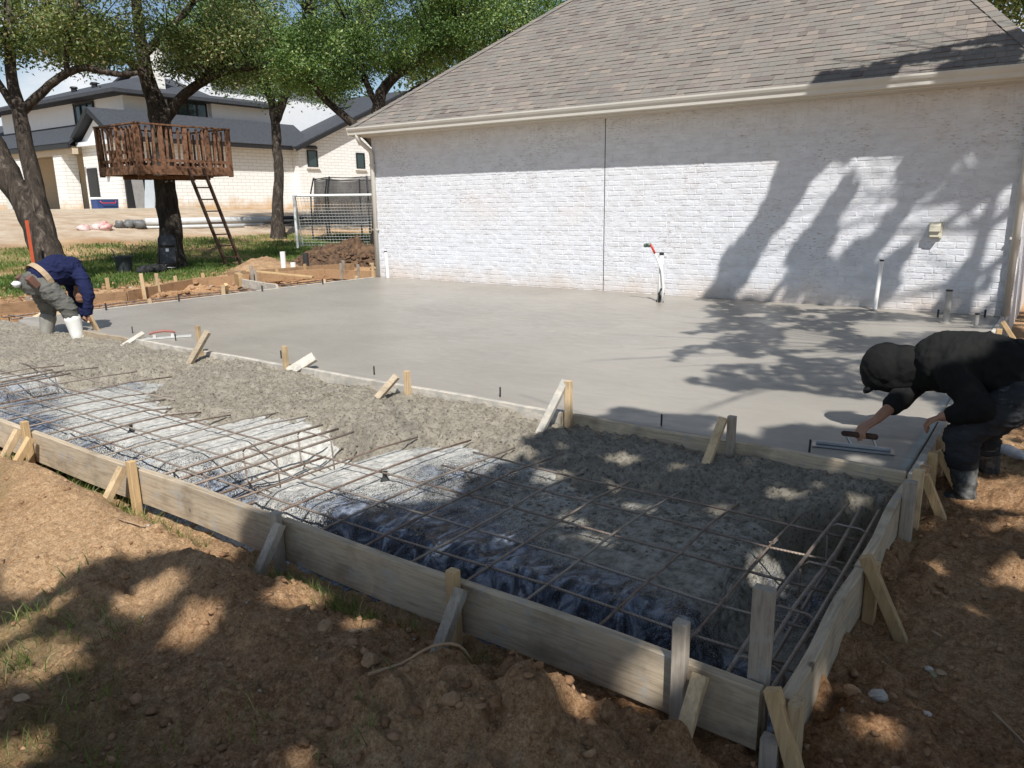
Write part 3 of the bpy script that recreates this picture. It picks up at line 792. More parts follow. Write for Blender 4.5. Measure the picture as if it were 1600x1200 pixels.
# long wing with a gable end towards the left
rf = MB(); slab_quad(rf, [(-41.3, 21.8, 4.98), (-41.3, 35.5, 4.98), (-43.6, 35.5, 6.55), (-43.6, 21.8, 6.55)]); slab_quad(rf, [(-43.6, 21.8, 6.55), (-43.6, 35.5, 6.55), (-46.1, 35.5, 4.85), (-46.1, 21.8, 4.85)])
lr = rf.build('roof', M_DROOF, house)
MB().aabb((-41.36, 22.0, 4.84), (-41.26, 33.5, 5.02)).build('gutter', M_BLACK, lr)
MB().beam((-41.25, 21.78, 4.93), (-43.6, 21.78, 6.52), 0.06, 0.2).build('rake_board', M_BLACK, lr); MB().beam((-43.6, 21.78, 6.52), (-46.1, 21.78, 4.82), 0.06, 0.2).build('rake_board', M_BLACK, lr)
MB().prism([(-45.6, 22.25, 4.95), (-41.8, 22.25, 4.95), (-43.6, 22.25, 6.25)], (0, 0, 0), (0, 3, 0)).build('gable', M_STUCCO, house)
hb((-45.7, 22.0, 4.72), (-41.7, 22.29, 4.94), 'beam', M_STUCCO)
hb((-45.3, 22.2, 1.3), (-44.3, 22.298, 3.55), 'door', M_BLACK)
# porch wing running away to the left
hb((-64, 25.6, 0.5), (-45.75, 25.8, 4.95), 'wall', M_BEIGE)
hb((-64, 21.8, 4.7), (-45.75, 25.55, 4.76), 'porch_ceiling', M_BEIGE)
rf = MB(); slab_quad(rf, [(-44.9, 21.3, 4.78), (-66, 21.3, 4.78), (-66, 26.5, 7.3), (-51.0, 26.5, 7.3)])
pr = rf.build('roof', M_DROOF, house)
hb((-66, 21.22, 4.60), (-44.95, 21.34, 4.84), 'fascia', M_BLACK, pr)
hb((-65.5, 21.45, 4.3), (-45.0, 21.75, 4.60), 'beam', M_BEIGE)
for x0 in (-47.4, -52.6, -57.5): hb((x0, 21.45, 0.9), (x0 + 1.0, 22.3, 4.3), 'column', M_HB)
for x0 in (-49.9, -54.7): hb((x0, 25.5, 1.3), (x0 + 1.5, 25.59, 3.7), 'door', M_BLACK)
# boarded doorway and wall lantern on the yard side
dp = hb((-41.98, 22.5, 1.3), (-41.86, 23.9, 3.6), 'door', M_BLACK)
MB().box((-41.8, 23.15, 2.4), (0.06, 0.62, 2.15), Matrix.Rotation(R(3), 3, 'X')).build('grey_board', simple('grey_board', (0.30, 0.29, 0.28), (0.24, 0.23, 0.22), 4, 0.8), dp)
MB().box((-41.74, 23.75, 2.2), (0.05, 0.55, 1.8), Matrix.Rotation(R(-8), 3, 'X')).build('pale_board', simple('pale_blue_board', (0.55, 0.60, 0.64), (0.48, 0.53, 0.57), 4, 0.7), dp)
ln = hb((-43.2, 22.14, 3.05), (-42.98, 22.298, 3.75), 'lantern', M_BLACK)
hb((-43.15, 22.13, 3.15), (-43.03, 22.138, 3.65), 'lantern_glass', M_STUCCO, ln)
hb((-64, 19.4, 0.6), (-39.6, 25.58, 1.34), 'porch_slab', simple('tan_concrete', (0.56, 0.49, 0.39), (0.48, 0.41, 0.31), 2, 0.9, 0.2))
# gable windows
def window(x, y0, y1, z0, z1, mull=0, face=1):
    w = hb((x - 0.02, y0, z0), (x + 0.03, y1, z1), 'window', M_GLASS)
    fr = MB(); t = 0.07
    fr.aabb((x - 0.02, y0 - t, z0 - t), (x + 0.07, y0, z1 + t)).aabb((x - 0.02, y1, z0 - t), (x + 0.07, y1 + t, z1 + t)).aabb((x - 0.02, y0, z1), (x + 0.07, y1, z1 + t)).aabb((x - 0.02, y0, z0 - t), (x + 0.07, y1, z0))
    for k in range(mull):
        yy = y0 + (y1 - y0) * (k + 1) / (mull + 1); fr.aabb((x + 0.031, yy - 0.05, z0), (x + 0.07, yy + 0.05, z1))
    fr.build('frame', M_BLACK, w)
    if mull == 0: MB().aabb((x - 0.01, y0 - 0.2, z0 - 0.17), (x + 0.12, y1 + 0.2, z0 - t - 0.002)).build('sill', M_HB, w)
window(-41.38, 34.75, 35.45, 3.9, 4.85); window(-41.38, 39.1, 39.75, 3.9, 4.85)
hb((-41.39, 39.3, 5.55), (-41.33, 39.45, 5.8), 'wall_outlet', M_BLACK)
# upper storey
hb((-60, 24.2, 5.0), (-44.2, 33.0, 7.9), 'wall', M_STUCCO)
hb((-54, 29.6, 5.0), (-43.9, 40.0, 9.5), 'wall', M_STUCCO)
w = hb((-49.6, 24.12, 5.95), (-47.4, 24.25, 7.4), 'window', M_GLASS)
fr = MB()
for xx in (-49.65, -48.9, -48.15, -47.4): fr.aabb((xx - 0.04, 24.05, 5.9), (xx + 0.04, 24.119, 7.45))
fr.aabb((-49.7, 24.04, 7.4), (-47.35, 24.119, 7.5)).build('frame', M_BLACK, w)
window(-44.17, 26.95, 29.35, 6.55, 8.0 - 0.25, 3)
rf = MB()
ez, e0, e1, f0, f1 = 7.75, -61.0, -43.1, 23.1, 34.0
rx0, rx1, ry, rz = e0 + 5.4, e1 - 5.4, (f0 + f1) / 2, ez + 5.45 * 0.33
rf.add([(e0, f0, ez), (e1, f0, ez), (e1, f1, ez), (e0, f1, ez), (rx0, ry, rz), (rx1, ry, rz), (e0, f0, ez - 0.2), (e1, f0, ez - 0.2), (e1, f1, ez - 0.2), (e0, f1, ez - 0.2)],
       [(0, 1, 5, 4), (1, 2, 5), (2, 3, 4, 5), (3, 0, 4), (6, 7, 1, 0), (7, 8, 2, 1), (8, 9, 3, 2), (9, 6, 0, 3), (9, 8, 7, 6)])
ur = rf.build('roof', M_DROOF, house)
for (vx, vy) in ((-52, 25.4), (-50.6, 26.0)): MB().lathe((vx, vy, ez + (vy - f0) * 0.33 - 0.05), [(0.18, 0), (0.18, 0.25), (0.26, 0.27), (0.2, 0.36)], 8).build('roof_vent', M_BLACK, ur)
ch = hb((-45.2, 26.1, 6.5), (-44.3, 26.95, 10.4), 'chimney', M_HB)
hb((-45.3, 26.0, 10.4), (-44.2, 27.05, 10.52), 'chimney_cap', M_BLACK, ch)
MB().prism([(-43.9, 29.6, 9.5), (-54, 29.6, 9.5), (-49, 29.6, 11.1)], (0, 0, 0), (0, 10.4, 0)).build('gable', M_STUCCO, house)
rf = MB(); slab_quad(rf, [(-43.3, 29.2, 9.4), (-43.3, 40.6, 9.4), (-49, 40.6, 11.2), (-49, 29.2, 11.2)]); slab_quad(rf, [(-49, 29.2, 11.2), (-49, 40.6, 11.2), (-55, 40.6, 9.4), (-55, 29.2, 9.4)])
rf.build('roof', M_DROOF, house)

# ---- things lying in front of the house
def ground_at(x, y): return float(ground_z(np.array([x]), np.array([y]))[0])
coolr = empty('cooler', (-40.2, 20.4, 1.34), 'blue ice chest with white lid on the house porch', 'cooler')
M_BLUE = simple('blue_plastic', (0.035, 0.075, 0.22), (0.03, 0.06, 0.18), 5, 0.5, 0.03)
MB().box((-40.2, 20.4, 1.58), (0.6, 1.05, 0.46), taper=1.05).build('body', M_BLUE, coolr)
MB().box((-40.2, 20.4, 1.86), (0.68, 1.15, 0.10), taper=0.94).build('lid', M_STUCCO, coolr)
MB().tube([(-39.87, 20.0, 1.72), (-39.8, 20.05, 1.62), (-39.8, 20.75, 1.62), (-39.87, 20.8, 1.72)], 0.025, 6).build('handle', simple('red_plastic', (0.5, 0.05, 0.04), None, 8, 0.5), coolr)
bk = empty('bucket', (-40.2, 24.0, 1.34), 'small dark blue bucket at the foot of the house wall', 'bucket')
MB().lathe((-40.2, 24.0, 1.34), [(0.19, 0), (0.24, 0.42), (0.26, 0.43), (0.26, 0.46), (0.22, 0.46), (0.2, 0.1)], 14).build('body', M_BLUE, bk)
mb = MB()
for i in range(9): mb.tube([(-40.2, 24.0 + 0.25 * math.cos(math.pi * i / 8), 1.79 + 0.14 * math.sin(math.pi * i / 8)), (-40.2, 24.0 + 0.25 * math.cos(math.pi * (i + 1) / 8), 1.79 + 0.14 * math.sin(math.pi * (i + 1) / 8))], 0.012, 5)
mb.build('handle', M_BLACK, bk)
M_GPIPE = simple('grey_white_pipe', (0.62, 0.62, 0.60), (0.5, 0.5, 0.48), 5, 0.5, 0.05)
M_OLDB = wood('weathered_boards', (0.30, 0.25, 0.20), (0.16, 0.13, 0.10), (2, 2, 20))
M_BPIPE = simple('black_drain_pipe', (0.04, 0.04, 0.042), (0.025, 0.025, 0.027), 5, 0.5, 0.1)
pl = [(-32.6, 18.2, 24.8, 0.16, M_GPIPE, 'fat white drain pipe lying below the house wall'), (-31.6, 17.6, 22.2, 0.06, M_GPIPE, 'thin grey pipe lying on the sand left of the treehouse trunk'),
      (-32.0, 18.6, 23.6, 0.05, M_GPIPE, 'second thin grey pipe lying beside the fat white one'), (-33.4, 23.2, 30.4, 0.10, M_BPIPE, 'long black pipe lying along the house foundation'),
      (-31.9, 24.6, 29.0, 0.07, M_BPIPE, 'short black pipe in front of the pile of boards')]
for i, (x, y0, y1, r_, m_, lb) in enumerate(pl):
    z0, z1 = ground_at(x, y0) + r_, ground_at(x + 0.3, y1) + r_
    o = MB().tube([(x, y0, z0), (x + 0.15, (y0 + y1) / 2, (z0 + z1) / 2), (x + 0.3, y1, z1)], r_, 12).build('pipe_length', m_, loc=(x, y0, z0 - r_), smooth=True)
    tag(o, lb, 'pipe', 'pipes lying before the house')
for i in range(7):
    y0 = 24.6 + i * 0.55; x = -31.2 - 0.22 * i; L = random.uniform(2.0, 3.4); z0 = ground_at(x, y0) + 0.05 + 0.05 * i
    o = MB().beam((x, y0, z0), (x - 0.5, y0 + L, z0 + random.uniform(0.0, 0.16)), 0.22, 0.045).build('scrap_board', M_OLDB, loc=(x, y0, z0))
    tag(o, 'weathered grey board in the scrap heap beneath the house wall, ' + ('nearest', 'second nearest', 'third nearest', 'middle', 'third farthest', 'second farthest', 'farthest')[i] + ' one', 'board', 'scrap boards heaped before the house')
mb = MB()
for k in range(5): mb.blob((-31.5 + random.uniform(-0.3, 0.3), 15.5 + random.uniform(-0.4, 0.4), ground_at(-31.5, 15.5) + random.uniform(0.05, 0.25)), (0.22, 0.26, 0.16), None, 9, 7, 0.3)
tag(mb.build('rubbish_bags', simple('pale_red_bag', (0.50, 0.12, 0.09), (0.66, 0.62, 0.60), 2.5, 0.5, 0.4, 12, 0.03), loc=(-31.5, 15.5, ground_at(-31.5, 15.5)), smooth=True), 'heap of red and white plastic rubbish bags on the sand', 'rubbish')
mb = MB()
for k in range(7): mb.blob((-31.8 + random.uniform(-0.3, 0.3), 17.1 + random.uniform(-0.4, 0.4), ground_at(-31.8, 17) + 0.15), (0.22, 0.24, 0.18), None, 9, 7, 0.3)
tag(mb.build('rubbish_bags', simple('grey_bag', (0.20, 0.20, 0.19), (0.10, 0.10, 0.10), 2.5, 0.5, 0.4, 12, 0.03), loc=(-31.8, 17.1, ground_at(-31.8, 17.1)), smooth=True), 'heap of dark grey rubbish bags right of the red one', 'rubbish')
# ================================================================== things in the back yard
# ---- treehouse deck
M_REDW = wood('reddish_deck_wood', (0.25, 0.13, 0.075), (0.085, 0.045, 0.03), (9, 9, 20), rough=0.75)
DX0, DX1, DY0, DY1, DZ = -21.35, -19.4, 10.85, 13.52, 2.42
deck = empty('treehouse_deck', (-20.6, 11.7, DZ), 'reddish wooden treehouse deck with railing built round a tree trunk', 'treehouse')
yy = DY0
while yy < DY1 - 0.05:                                     # floor boards, split around the trunk
    if 11.72 < yy + 0.07 < 12.45:
        for a, b_ in ((DX0, -20.85), (-19.85, DX1)): MB().aabb((a, yy, DZ - 0.035), (b_, yy + 0.135, DZ)).build('floor_board', M_REDW, deck)
    else: MB().aabb((DX0, yy, DZ - 0.035), (DX1, yy + 0.135, DZ)).build('floor_board', M_REDW, deck)
    yy += 0.142
for a, b_ in (((DX1, DY0 - 0.04, DZ - 0.20), (DX1 + 0.04, DY1 + 0.04, DZ + 0.02)), ((DX0 - 0.04, DY0 - 0.04, DZ - 0.20), (DX0, DY1 + 0.04, DZ + 0.02)),
              ((DX0, DY0 - 0.042, DZ - 0.20), (DX1, DY0 - 0.002, DZ + 0.018)), ((DX0, DY1 + 0.002, DZ - 0.20), (DX1, DY1 + 0.042, DZ + 0.018))):
    MB().aabb(a, b_).build('rim_joist', M_REDW, deck)
MB().aabb((-20.0, 11.1, DZ - 0.30), (-19.95, 13.2, DZ - 0.205)).build('beam', M_REDW, deck)
MB().aabb((-20.75, 11.1, DZ - 0.30), (-20.7, 13.2, DZ - 0.205)).build('beam', M_REDW, deck)
RT = DZ + 1.03
def rail_side(p0, p1, npost, nbal):
    p0, p1 = Vector(p0), Vector(p1)
    for k in range(npost):
        p = p0.lerp(p1, k / (npost - 1)); MB().box((p.x, p.y, DZ + 0.41), (0.095, 0.095, 1.28), Matrix.Rotation(R(random.uniform(-1.5, 1.5)), 3, 'X')).build('post', M_REDW, deck)
    for k in range(nbal):
        p = p0.lerp(p1, (k + 0.5) / nbal + random.uniform(-0.012, 0.012))
        MB().box((p.x, p.y, DZ + 0.50), (0.04, 0.045, 1.0), Matrix.Rotation(R(random.uniform(-3, 3)), 3, 'X' if abs(p1.x - p0.x) < 0.1 else 'Y')).build('baluster', M_REDW, deck)
    d = (p1 - p0).normalized()
    MB().beam(p0 - d * 0.06 + Vector((0, 0, RT - DZ + 0.02)), p1 + d * 0.06 + Vector((0, 0, RT - DZ + 0.02)), 0.13, 0.038).build('top_rail', M_REDW, deck)
    MB().beam(p0 + Vector((0, 0, 0.16)), p1 + Vector((0, 0, 0.16)), 0.035, 0.07).build('bottom_rail', M_REDW, deck)
rail_side((DX1 - 0.03, DY0, DZ), (DX1 - 0.03, DY1, DZ), 5, 15)
rail_side((DX0 + 0.03, DY0, DZ), (DX0 + 0.03, DY1, DZ), 4, 12)
rail_side((DX0, DY0 + 0.03, DZ), (DX1, DY0 + 0.03, DZ), 3, 10)
rail_side((DX0, DY1 - 0.03, DZ), (DX1, DY1 - 0.03, DZ), 3, 10)
MB().box((-21.0, 11.4, DZ + 0.42), (0.45, 0.8, 0.06)).box((-21.0, 11.1, DZ + 0.2), (0.4, 0.06, 0.4)).box((-21.0, 11.7, DZ + 0.2), (0.45, 0.06, 0.4)).build('bench', M_REDW, deck)
# ---- ladder
lad = empty('ladder', (-18.9, 13.0, -0.22), 'dark wooden ladder leaning up to the treehouse deck', 'ladder')
La, Lb = Vector((-19.0, 13.02, -0.22)), Vector((-19.33, 12.36, 2.40))
sd = Vector((0.10, 0.40, 0)) * 0.5
M_LAD = wood('dark_ladder_wood', (0.085, 0.05, 0.034), (0.045, 0.028, 0.02), (3, 3, 14))
for s in (-1, 1): MB().beam(La + sd * s, Lb + sd * s, 0.05, 0.10, up=(1, 0, 0)).build('rail', M_LAD, lad)
for k in range(8):
    c = La.lerp(Lb, (k + 0.7) / 8.3); MB().beam(c - sd * 0.9, c + sd * 0.9, 0.09, 0.035).build('rung', M_LAD, lad)

# ---- folding chair leaning on the trunk
M_CHAIR = simple('black_folding_chair', (0.022, 0.022, 0.024), (0.015, 0.015, 0.016), 6, 0.35, 0.03, spec=0.6)
gz = ground_at(-19.2, 11.1)
chair = empty('folding_chair', (-19.15, 11.15, gz), 'folded black folding chair propped against the treehouse trunk', 'chair')
ux = Vector((0.60, 0.80, 0)).normalized(); un = Vector((0.8, -0.6, 0)).normalized()      # across / towards the slab
cb = Vector((-19.05, 11.12, gz)); lean = -un * 0.16 + Vector((0, 0, 1)); lean.normalize()
def cp(u, h, o=0.0): return cb + ux * u + lean * h + un * o
fr = [cp(-0.22, 0.0), cp(-0.215, 0.6), cp(-0.20, 0.86), cp(-0.14, 0.95), cp(0.14, 0.95), cp(0.20, 0.86), cp(0.215, 0.6), cp(0.22, 0.0)]
MB().tube(fr, 0.014, 8).build('frame', M_CHAIR, chair, smooth=True)
def panel(name, h0, h1, w, off, mat=M_CHAIR, par=chair, bow=0.02):
    mb = MB(); n_ = 6; vs = []; fs = []
    for i in range(n_ + 1):
        u = -w / 2 + w * i / n_; b_ = bow * (1 - (2 * u / w) ** 2)
        for h, o in ((h0, off + b_), (h1, off + b_), (h1, off + b_ - 0.014), (h0, off + b_ - 0.014)): vs.append(cp(u, h, o))
    for i in range(n_):
        for j in range(4): fs.append((i*4 + j, i*4 + (j+1) % 4, (i+1)*4 + (j+1) % 4, (i+1)*4 + j))
    fs += [(3, 2, 1, 0), (n_*4, n_*4+1, n_*4+2, n_*4+3)]
    mb.add(vs, fs); return mb.build(name, mat, par, smooth=False)
panel('backrest', 0.68, 0.93, 0.37, 0.0); panel('seat', 0.22, 0.62, 0.38, 0.035)
panel('paper_sticker', 0.52, 0.60, 0.08, 0.060, M_STUCCO, chair, 0.0)
MB().tube([cp(-0.19, 0.0, -0.10), cp(-0.19, 0.62, 0.03)], 0.012, 6).build('rear_leg', M_CHAIR, chair); MB().tube([cp(0.19, 0.0, -0.10), cp(0.19, 0.62, 0.03)], 0.012, 6).build('rear_leg', M_CHAIR, chair)
for h in (0.10, 0.17): MB().tube([cp(-0.22, h, 0.0), cp(0.22, h, 0.0)], 0.010, 6).build('crossbar', M_CHAIR, chair)
# ---- bucket and tool bag
gz = ground_at(-19.7, 10.3)
bkt = empty('bucket', (-19.75, 10.3, gz), 'black plastic bucket on the grass left of the folding chair', 'bucket')
MB().lathe((-19.75, 10.3, gz - 0.01), [(0.17, 0), (0.215, 0.40), (0.235, 0.405), (0.235, 0.45), (0.20, 0.45), (0.16, 0.04)], 20).build('body', simple('black_bucket_plastic', (0.05, 0.055, 0.06), (0.035, 0.04, 0.042), 6, 0.5, 0.05), bkt, smooth=False)
mb = MB(); mb.tube([(-19.75 + 0.02, 10.3 + 0.225 * math.cos(math.pi * i / 10), gz + 0.42 + 0.10 * math.sin(math.pi * i / 10)) for i in range(11)], 0.006, 5); mb.build('handle', M_BLACK, bkt)
mb = MB(); mb.tube([(-19.75, 10.2, gz + 0.3), (-19.8, 10.05, gz + 0.62)], 0.018, 6); mb.build('tool_handle', M_OLDB, bkt)
bag = MB()
for k in range(8): bag.blob((-18.95 + random.uniform(-0.12, 0.12), 10.62 + random.uniform(-0.22, 0.22), ground_at(-18.95, 10.6) + 0.10), (0.16, 0.2, 0.13), None, 10, 7, 0.12)
o = bag.build('tool_bag', simple('black_cloth', (0.03, 0.03, 0.03), (0.018, 0.018, 0.018), 9, 0.85, 0.6, 25, 0.02), loc=(-18.95, 10.62, ground_at(-18.95, 10.6)), smooth=True)
tag(o, 'slumped black tool bag between the bucket and folding chair', 'bag')
# ---- soccer goal
g0, g1 = Vector((-23.65, 19.05, 0)), Vector((-20.6, 21.35, 0)); bk_ = Vector((-0.62, 0.78, 0)) * 1.1
for g in (g0, g1): g.z = ground_at(g.x, g.y) - 0.02
goal = empty('soccer_goal', g0, 'white soccer goal frame with net beside the garage corner', 'soccer goal')
H_ = 1.98
M_WPOLE = simple('white_paint_metal', (0.80, 0.80, 0.78), (0.75, 0.75, 0.73), 5, 0.4, 0.02)
T = Vector((0, 0, H_))
MB().tube([g0, g0 + T], 0.05, 10).build('post', M_WPOLE, goal); MB().tube([g1, g1 + T], 0.05, 10).build('post', M_WPOLE, goal)
MB().tube([g0 + T, g1 + T], 0.05, 10).build('crossbar', M_WPOLE, goal)
for g in (g0, g1): MB().tube([g + T, g + bk_ * 0.25 + T, g + bk_ * 0.9], 0.02, 6).build('stay', M_WPOLE, goal)
mb = MB()
def net_panel(a, b_, c, d, nu, nv, sag=0.06):
    for k in range(nu + 1):
        t = k / nu; pts = []
        for q in range(7):
            s = q / 6; p = a.lerp(b_, t).lerp(d.lerp(c, t), s); pts.append(p + Vector((random.uniform(-1, 1) * 0.008, random.uniform(-1, 1) * 0.008, -sag * math.sin(math.pi * s) * 0.2)))
        mb.tube(pts, 0.006, 3, cap=False)
    for k in range(nv + 1):
        s = k / nv; pts = []
        for q in range(9):
            t = q / 8; p = a.lerp(b_, t).lerp(d.lerp(c, t), s); pts.append(p + Vector((0, 0, -sag * math.sin(math.pi * t) * s * 0.3)))
        mb.tube(pts, 0.006, 3, cap=False)
net_panel(g0 + T, g1 + T, g1 + bk_, g0 + bk_, 32, 18)
net_panel(g0 + T, g0 + T + bk_ * 0.02, g0 + bk_, g0, 8, 16)
mb.build('net', simple('white_net_cord', (0.78, 0.78, 0.76), (0.7, 0.7, 0.68), 5, 0.8, 0), goal)
# ---- trampoline with safety enclosure
tcx, tcy = -25.0, 23.9; tz = ground_at(tcx, tcy); TR = 2.2
tram = empty('trampoline', (tcx, tcy, tz), 'dark trampoline with black net enclosure behind the soccer goal', 'trampoline')
def net_material():
    m, n, l, b = new_mat('black_net_mesh')
    b.inputs['Base Color'].default_value = (0.02, 0.02, 0.022, 1); b.inputs['Roughness'].default_value = 0.8
    tr = n.new('ShaderNodeBsdfTransparent'); mxs = n.new('ShaderNodeMixShader'); out = n['Material Output']
    l.new(ramp(n, l, tex_noise(n, l, 1.3, 4, 0.6), [(0.3, 0.5), (0.7, 0.78)]), mxs.inputs['Fac']); l.new(tr.outputs[0], mxs.inputs[1]); l.new(b.outputs[0], mxs.inputs[2]); l.new(mxs.outputs[0], out.inputs['Surface'])
    return m
ring = [(tcx + TR * math.cos(2*math.pi*k/32), tcy + TR * math.sin(2*math.pi*k/32)) for k in range(33)]
MB().tube([(x, y, tz + 0.85) for x, y in ring], 0.04, 6, cap=False).build('frame_ring', M_BLACK, tram)
MB().lathe((tcx, tcy, tz + 0.86), [(0.02, 0), (TR - 0.35, 0), (TR - 0.3, 0.012), (TR - 0.02, 0.012), (TR, -0.01)], 32).build('mat', M_BLACK, tram)
mb = MB(); vs = []; fs = []
nz = 7
for i in range(33):
    a = 2*math.pi*i/32
    for k in range(nz):
        s = k / (nz - 1); rr = TR - 0.15 * s - 0.12 * abs(math.sin(a * 4)) * math.sin(math.pi * s) ; vs.append((tcx + rr*math.cos(a), tcy + rr*math.sin(a), tz + 0.86 + 1.85 * s - 0.12 * s * abs(math.sin(a * 4))))
for i in range(32):
    for k in range(nz - 1): fs.append((i*nz + k, (i+1)*nz + k, (i+1)*nz + k + 1, i*nz + k + 1))
mb.add(vs, fs); mb.build('net', net_material(), tram, smooth=True)
for k in range(8):
    a = 2*math.pi*k/8 + 0.1
    c_, s_ = math.cos(a), math.sin(a)
    MB().tube([(tcx + (TR + 0.05) * c_, tcy + (TR + 0.05) * s_, tz), (tcx + (TR + 0.06) * c_, tcy + (TR + 0.06) * s_, tz + 1.0), (tcx + (TR + 0.02) * c_, tcy + (TR + 0.02) * s_, tz + 2.1), (tcx + (TR - 0.14) * c_, tcy + (TR - 0.14) * s_, tz + 2.72)], 0.035, 6).build('pole', M_BLACK, tram)
MB().tube([(tcx + (TR - 0.14) * math.cos(2*math.pi*k/32), tcy + (TR - 0.14) * math.sin(2*math.pi*k/32), tz + 2.70 - 0.05 * abs(math.sin(4 * 2*math.pi*k/32 - 0.4))) for k in range(33)], 0.02, 5, cap=False).build('top_rope', M_BLACK, tram)
# things on and under the trampoline
o = MB().box((tcx + 1.3, tcy - 0.6, tz + 0.97), (0.5, 0.7, 0.2), taper=0.8, jit=0.04).blob((tcx + 1.3, tcy - 0.1, tz + 0.98), (0.3, 0.3, 0.12), None, 9, 6, 0.1).build('folded_tarp', simple('pale_tarp', (0.55, 0.60, 0.57), (0.4, 0.45, 0.42), 6, 0.7, 0.4, 20), loc=(tcx + 1.3, tcy - 0.6, tz + 0.87))
tag(o, 'crumpled pale tarp lying on the trampoline', 'tarp')
# ---- orange marker stake by the leaning tree
o = MB().box((-16.6, 6.85, 0.45), (0.035, 0.05, 1.45)).build('marker_stake', simple('orange_paint', (0.60, 0.11, 0.045), (0.5, 0.09, 0.04), 6, 0.6, 0.05), loc=(-16.6, 6.85, -0.25))
tag(o, 'thin orange marker stake left of the leaning tree trunk', 'stake')
# ---- spoil heap near the garage corner
def heap(name, cx, cy, rx, ry, h, seed, label, mat):
    n_ = 90; u = np.linspace(-1.15, 1.15, n_); U, V = np.meshgrid(u, u, indexing='ij')
    X, Y = cx + U * rx, cy + V * ry
    d = np.sqrt(U ** 2 + V ** 2)
    Z = ground_z(X, Y, False) - 0.10 + h * np.clip(1 - d, 0, 1) ** 0.8 * (1 + 0.35 * fbm(X * 1.2, Y * 1.2, 0, 3, seed)) + 0.20 * (h if h > 0.6 else 0.4 * h) * np.abs(fbm(X * 4, Y * 4, 0, 4, seed + 3, 0.65)) * sstep(1.05, 0.7, d)
    Z = Z + 0.16 * (h if h > 0.6 else 0.5 * h) * np.maximum(0, fbm(X * 8, Y * 8, 0, 2, seed + 5)) * sstep(1.0, 0.8, d)
    ii = np.arange(X.size).reshape(X.shape)
    f_ = np.stack([ii[:-1, :-1], ii[1:, :-1], ii[1:, 1:], ii[:-1, 1:]], -1).reshape(-1, 4)
    z0 = float(ground_at(cx, cy))
    me = np_mesh(name, np.stack([X - cx, Y - cy, Z - z0], -1).reshape(-1, 3), f_, 4)
    tag(link_mesh(name, me, mat, loc=(cx, cy, z0), smooth=False), label, 'dirt pile')
M_SPOIL = simple('dark_spoil', (0.21, 0.125, 0.07), (0.045, 0.026, 0.017), 7, 0.95, 1.0, 30, 0.05)
M_SPOILT = simple('tan_spoil', (0.42, 0.27, 0.15), (0.20, 0.12, 0.065), 5, 0.95, 0.8, 30, 0.03)
heap('dirt_pile', -15.9, 14.6, 2.1, 1.6, 0.62, 91, 'dark heap of dug soil in front of the soccer goal', M_SPOIL)
heap('dirt_pile', -16.9, 12.6, 1.5, 1.1, 0.42, 97, 'low tan heap of soil beside the ladder foot', M_SPOILT)
heap('dirt_pile', -14.6, 9.9, 1.2, 0.8, 0.22, 99, 'low tan heap of soil behind the far form stakes', M_SPOILT)
def yard_pipe(x, y, h, r, lb, m_):
    z0 = ground_at(x, y); o = MB().lathe((x, y, z0 - 0.03), [(r, 0), (r, h), (r * 0.85, h), (r * 0.85, h - 0.1)], 14).build('drain_pipe', m_, loc=(x, y, z0)); tag(o, lb, 'pipe')
yard_pipe(-14.9, 11.55, 0.60, 0.062, 'taller upright white drain pipe beside the dark dirt heap', M_PVC)
yard_pipe(-14.3, 11.35, 0.36, 0.062, 'shorter upright white drain pipe beside the dark dirt heap', M_PVC)
yard_pipe(-15.0, 12.3, 0.52, 0.07, 'black upright pipe between the white pipes and dirt heap', M_BPIPE)
# ================================================================== formwork
M_FORM = wood('grey_form_board', (0.47, 0.38, 0.27), (0.31, 0.24, 0.165), (5, 80, 80), cement=0.22)
M_FORM2 = wood('grey_form_board_crosswise', (0.47, 0.38, 0.27), (0.31, 0.24, 0.165), (80, 5, 80), cement=0.22)
M_STAKE = wood('pale_stake', (0.58, 0.43, 0.26), (0.42, 0.29, 0.16), (95, 95, 7))
M_GSTAKE = wood('grey_stake', (0.42, 0.36, 0.29), (0.28, 0.23, 0.18), (95, 95, 7), cement=0.15)
M_YELL = wood('yellow_stake', (0.52, 0.36, 0.19), (0.38, 0.25, 0.125), (95, 95, 7))
M_ORNG = wood('orange_form_board', (0.40, 0.25, 0.14), (0.27, 0.155, 0.08), (80, 5, 80))
M_CEMW = wood('cement_caked_wood', (0.56, 0.51, 0.43), (0.42, 0.37, 0.30), (6, 70, 70), cement=0.5)
def board(par, p0, p1, t, h, m_, name='board'):
    return MB().beam(p0, p1, t, h, seg=10, bow=0.005, chamfer=0.003).build(name, m_, par)
def stake(par, x, y, z0, z1, m_, w=0.042, d=0.042, tilt=(0, 0), name='stake'):
    """sawn stake, slightly chamfered, pointed end in the ground"""
    b0 = Vector((x - tilt[0], y - tilt[1], z0)); b1 = Vector((x, y, z1))
    mb = MB().beam(b0, b1, w, d, up=(0, 1, 0), chamfer=0.003, seg=2, bow=0.001)
    return mb.build(name, m_, par)
def brace(par, top, foot, m_, w=0.042, d=0.042, up=(0, 1, 0)):
    return MB().beam(top, foot, w, d, up=up, chamfer=0.003).build('brace', m_, par)

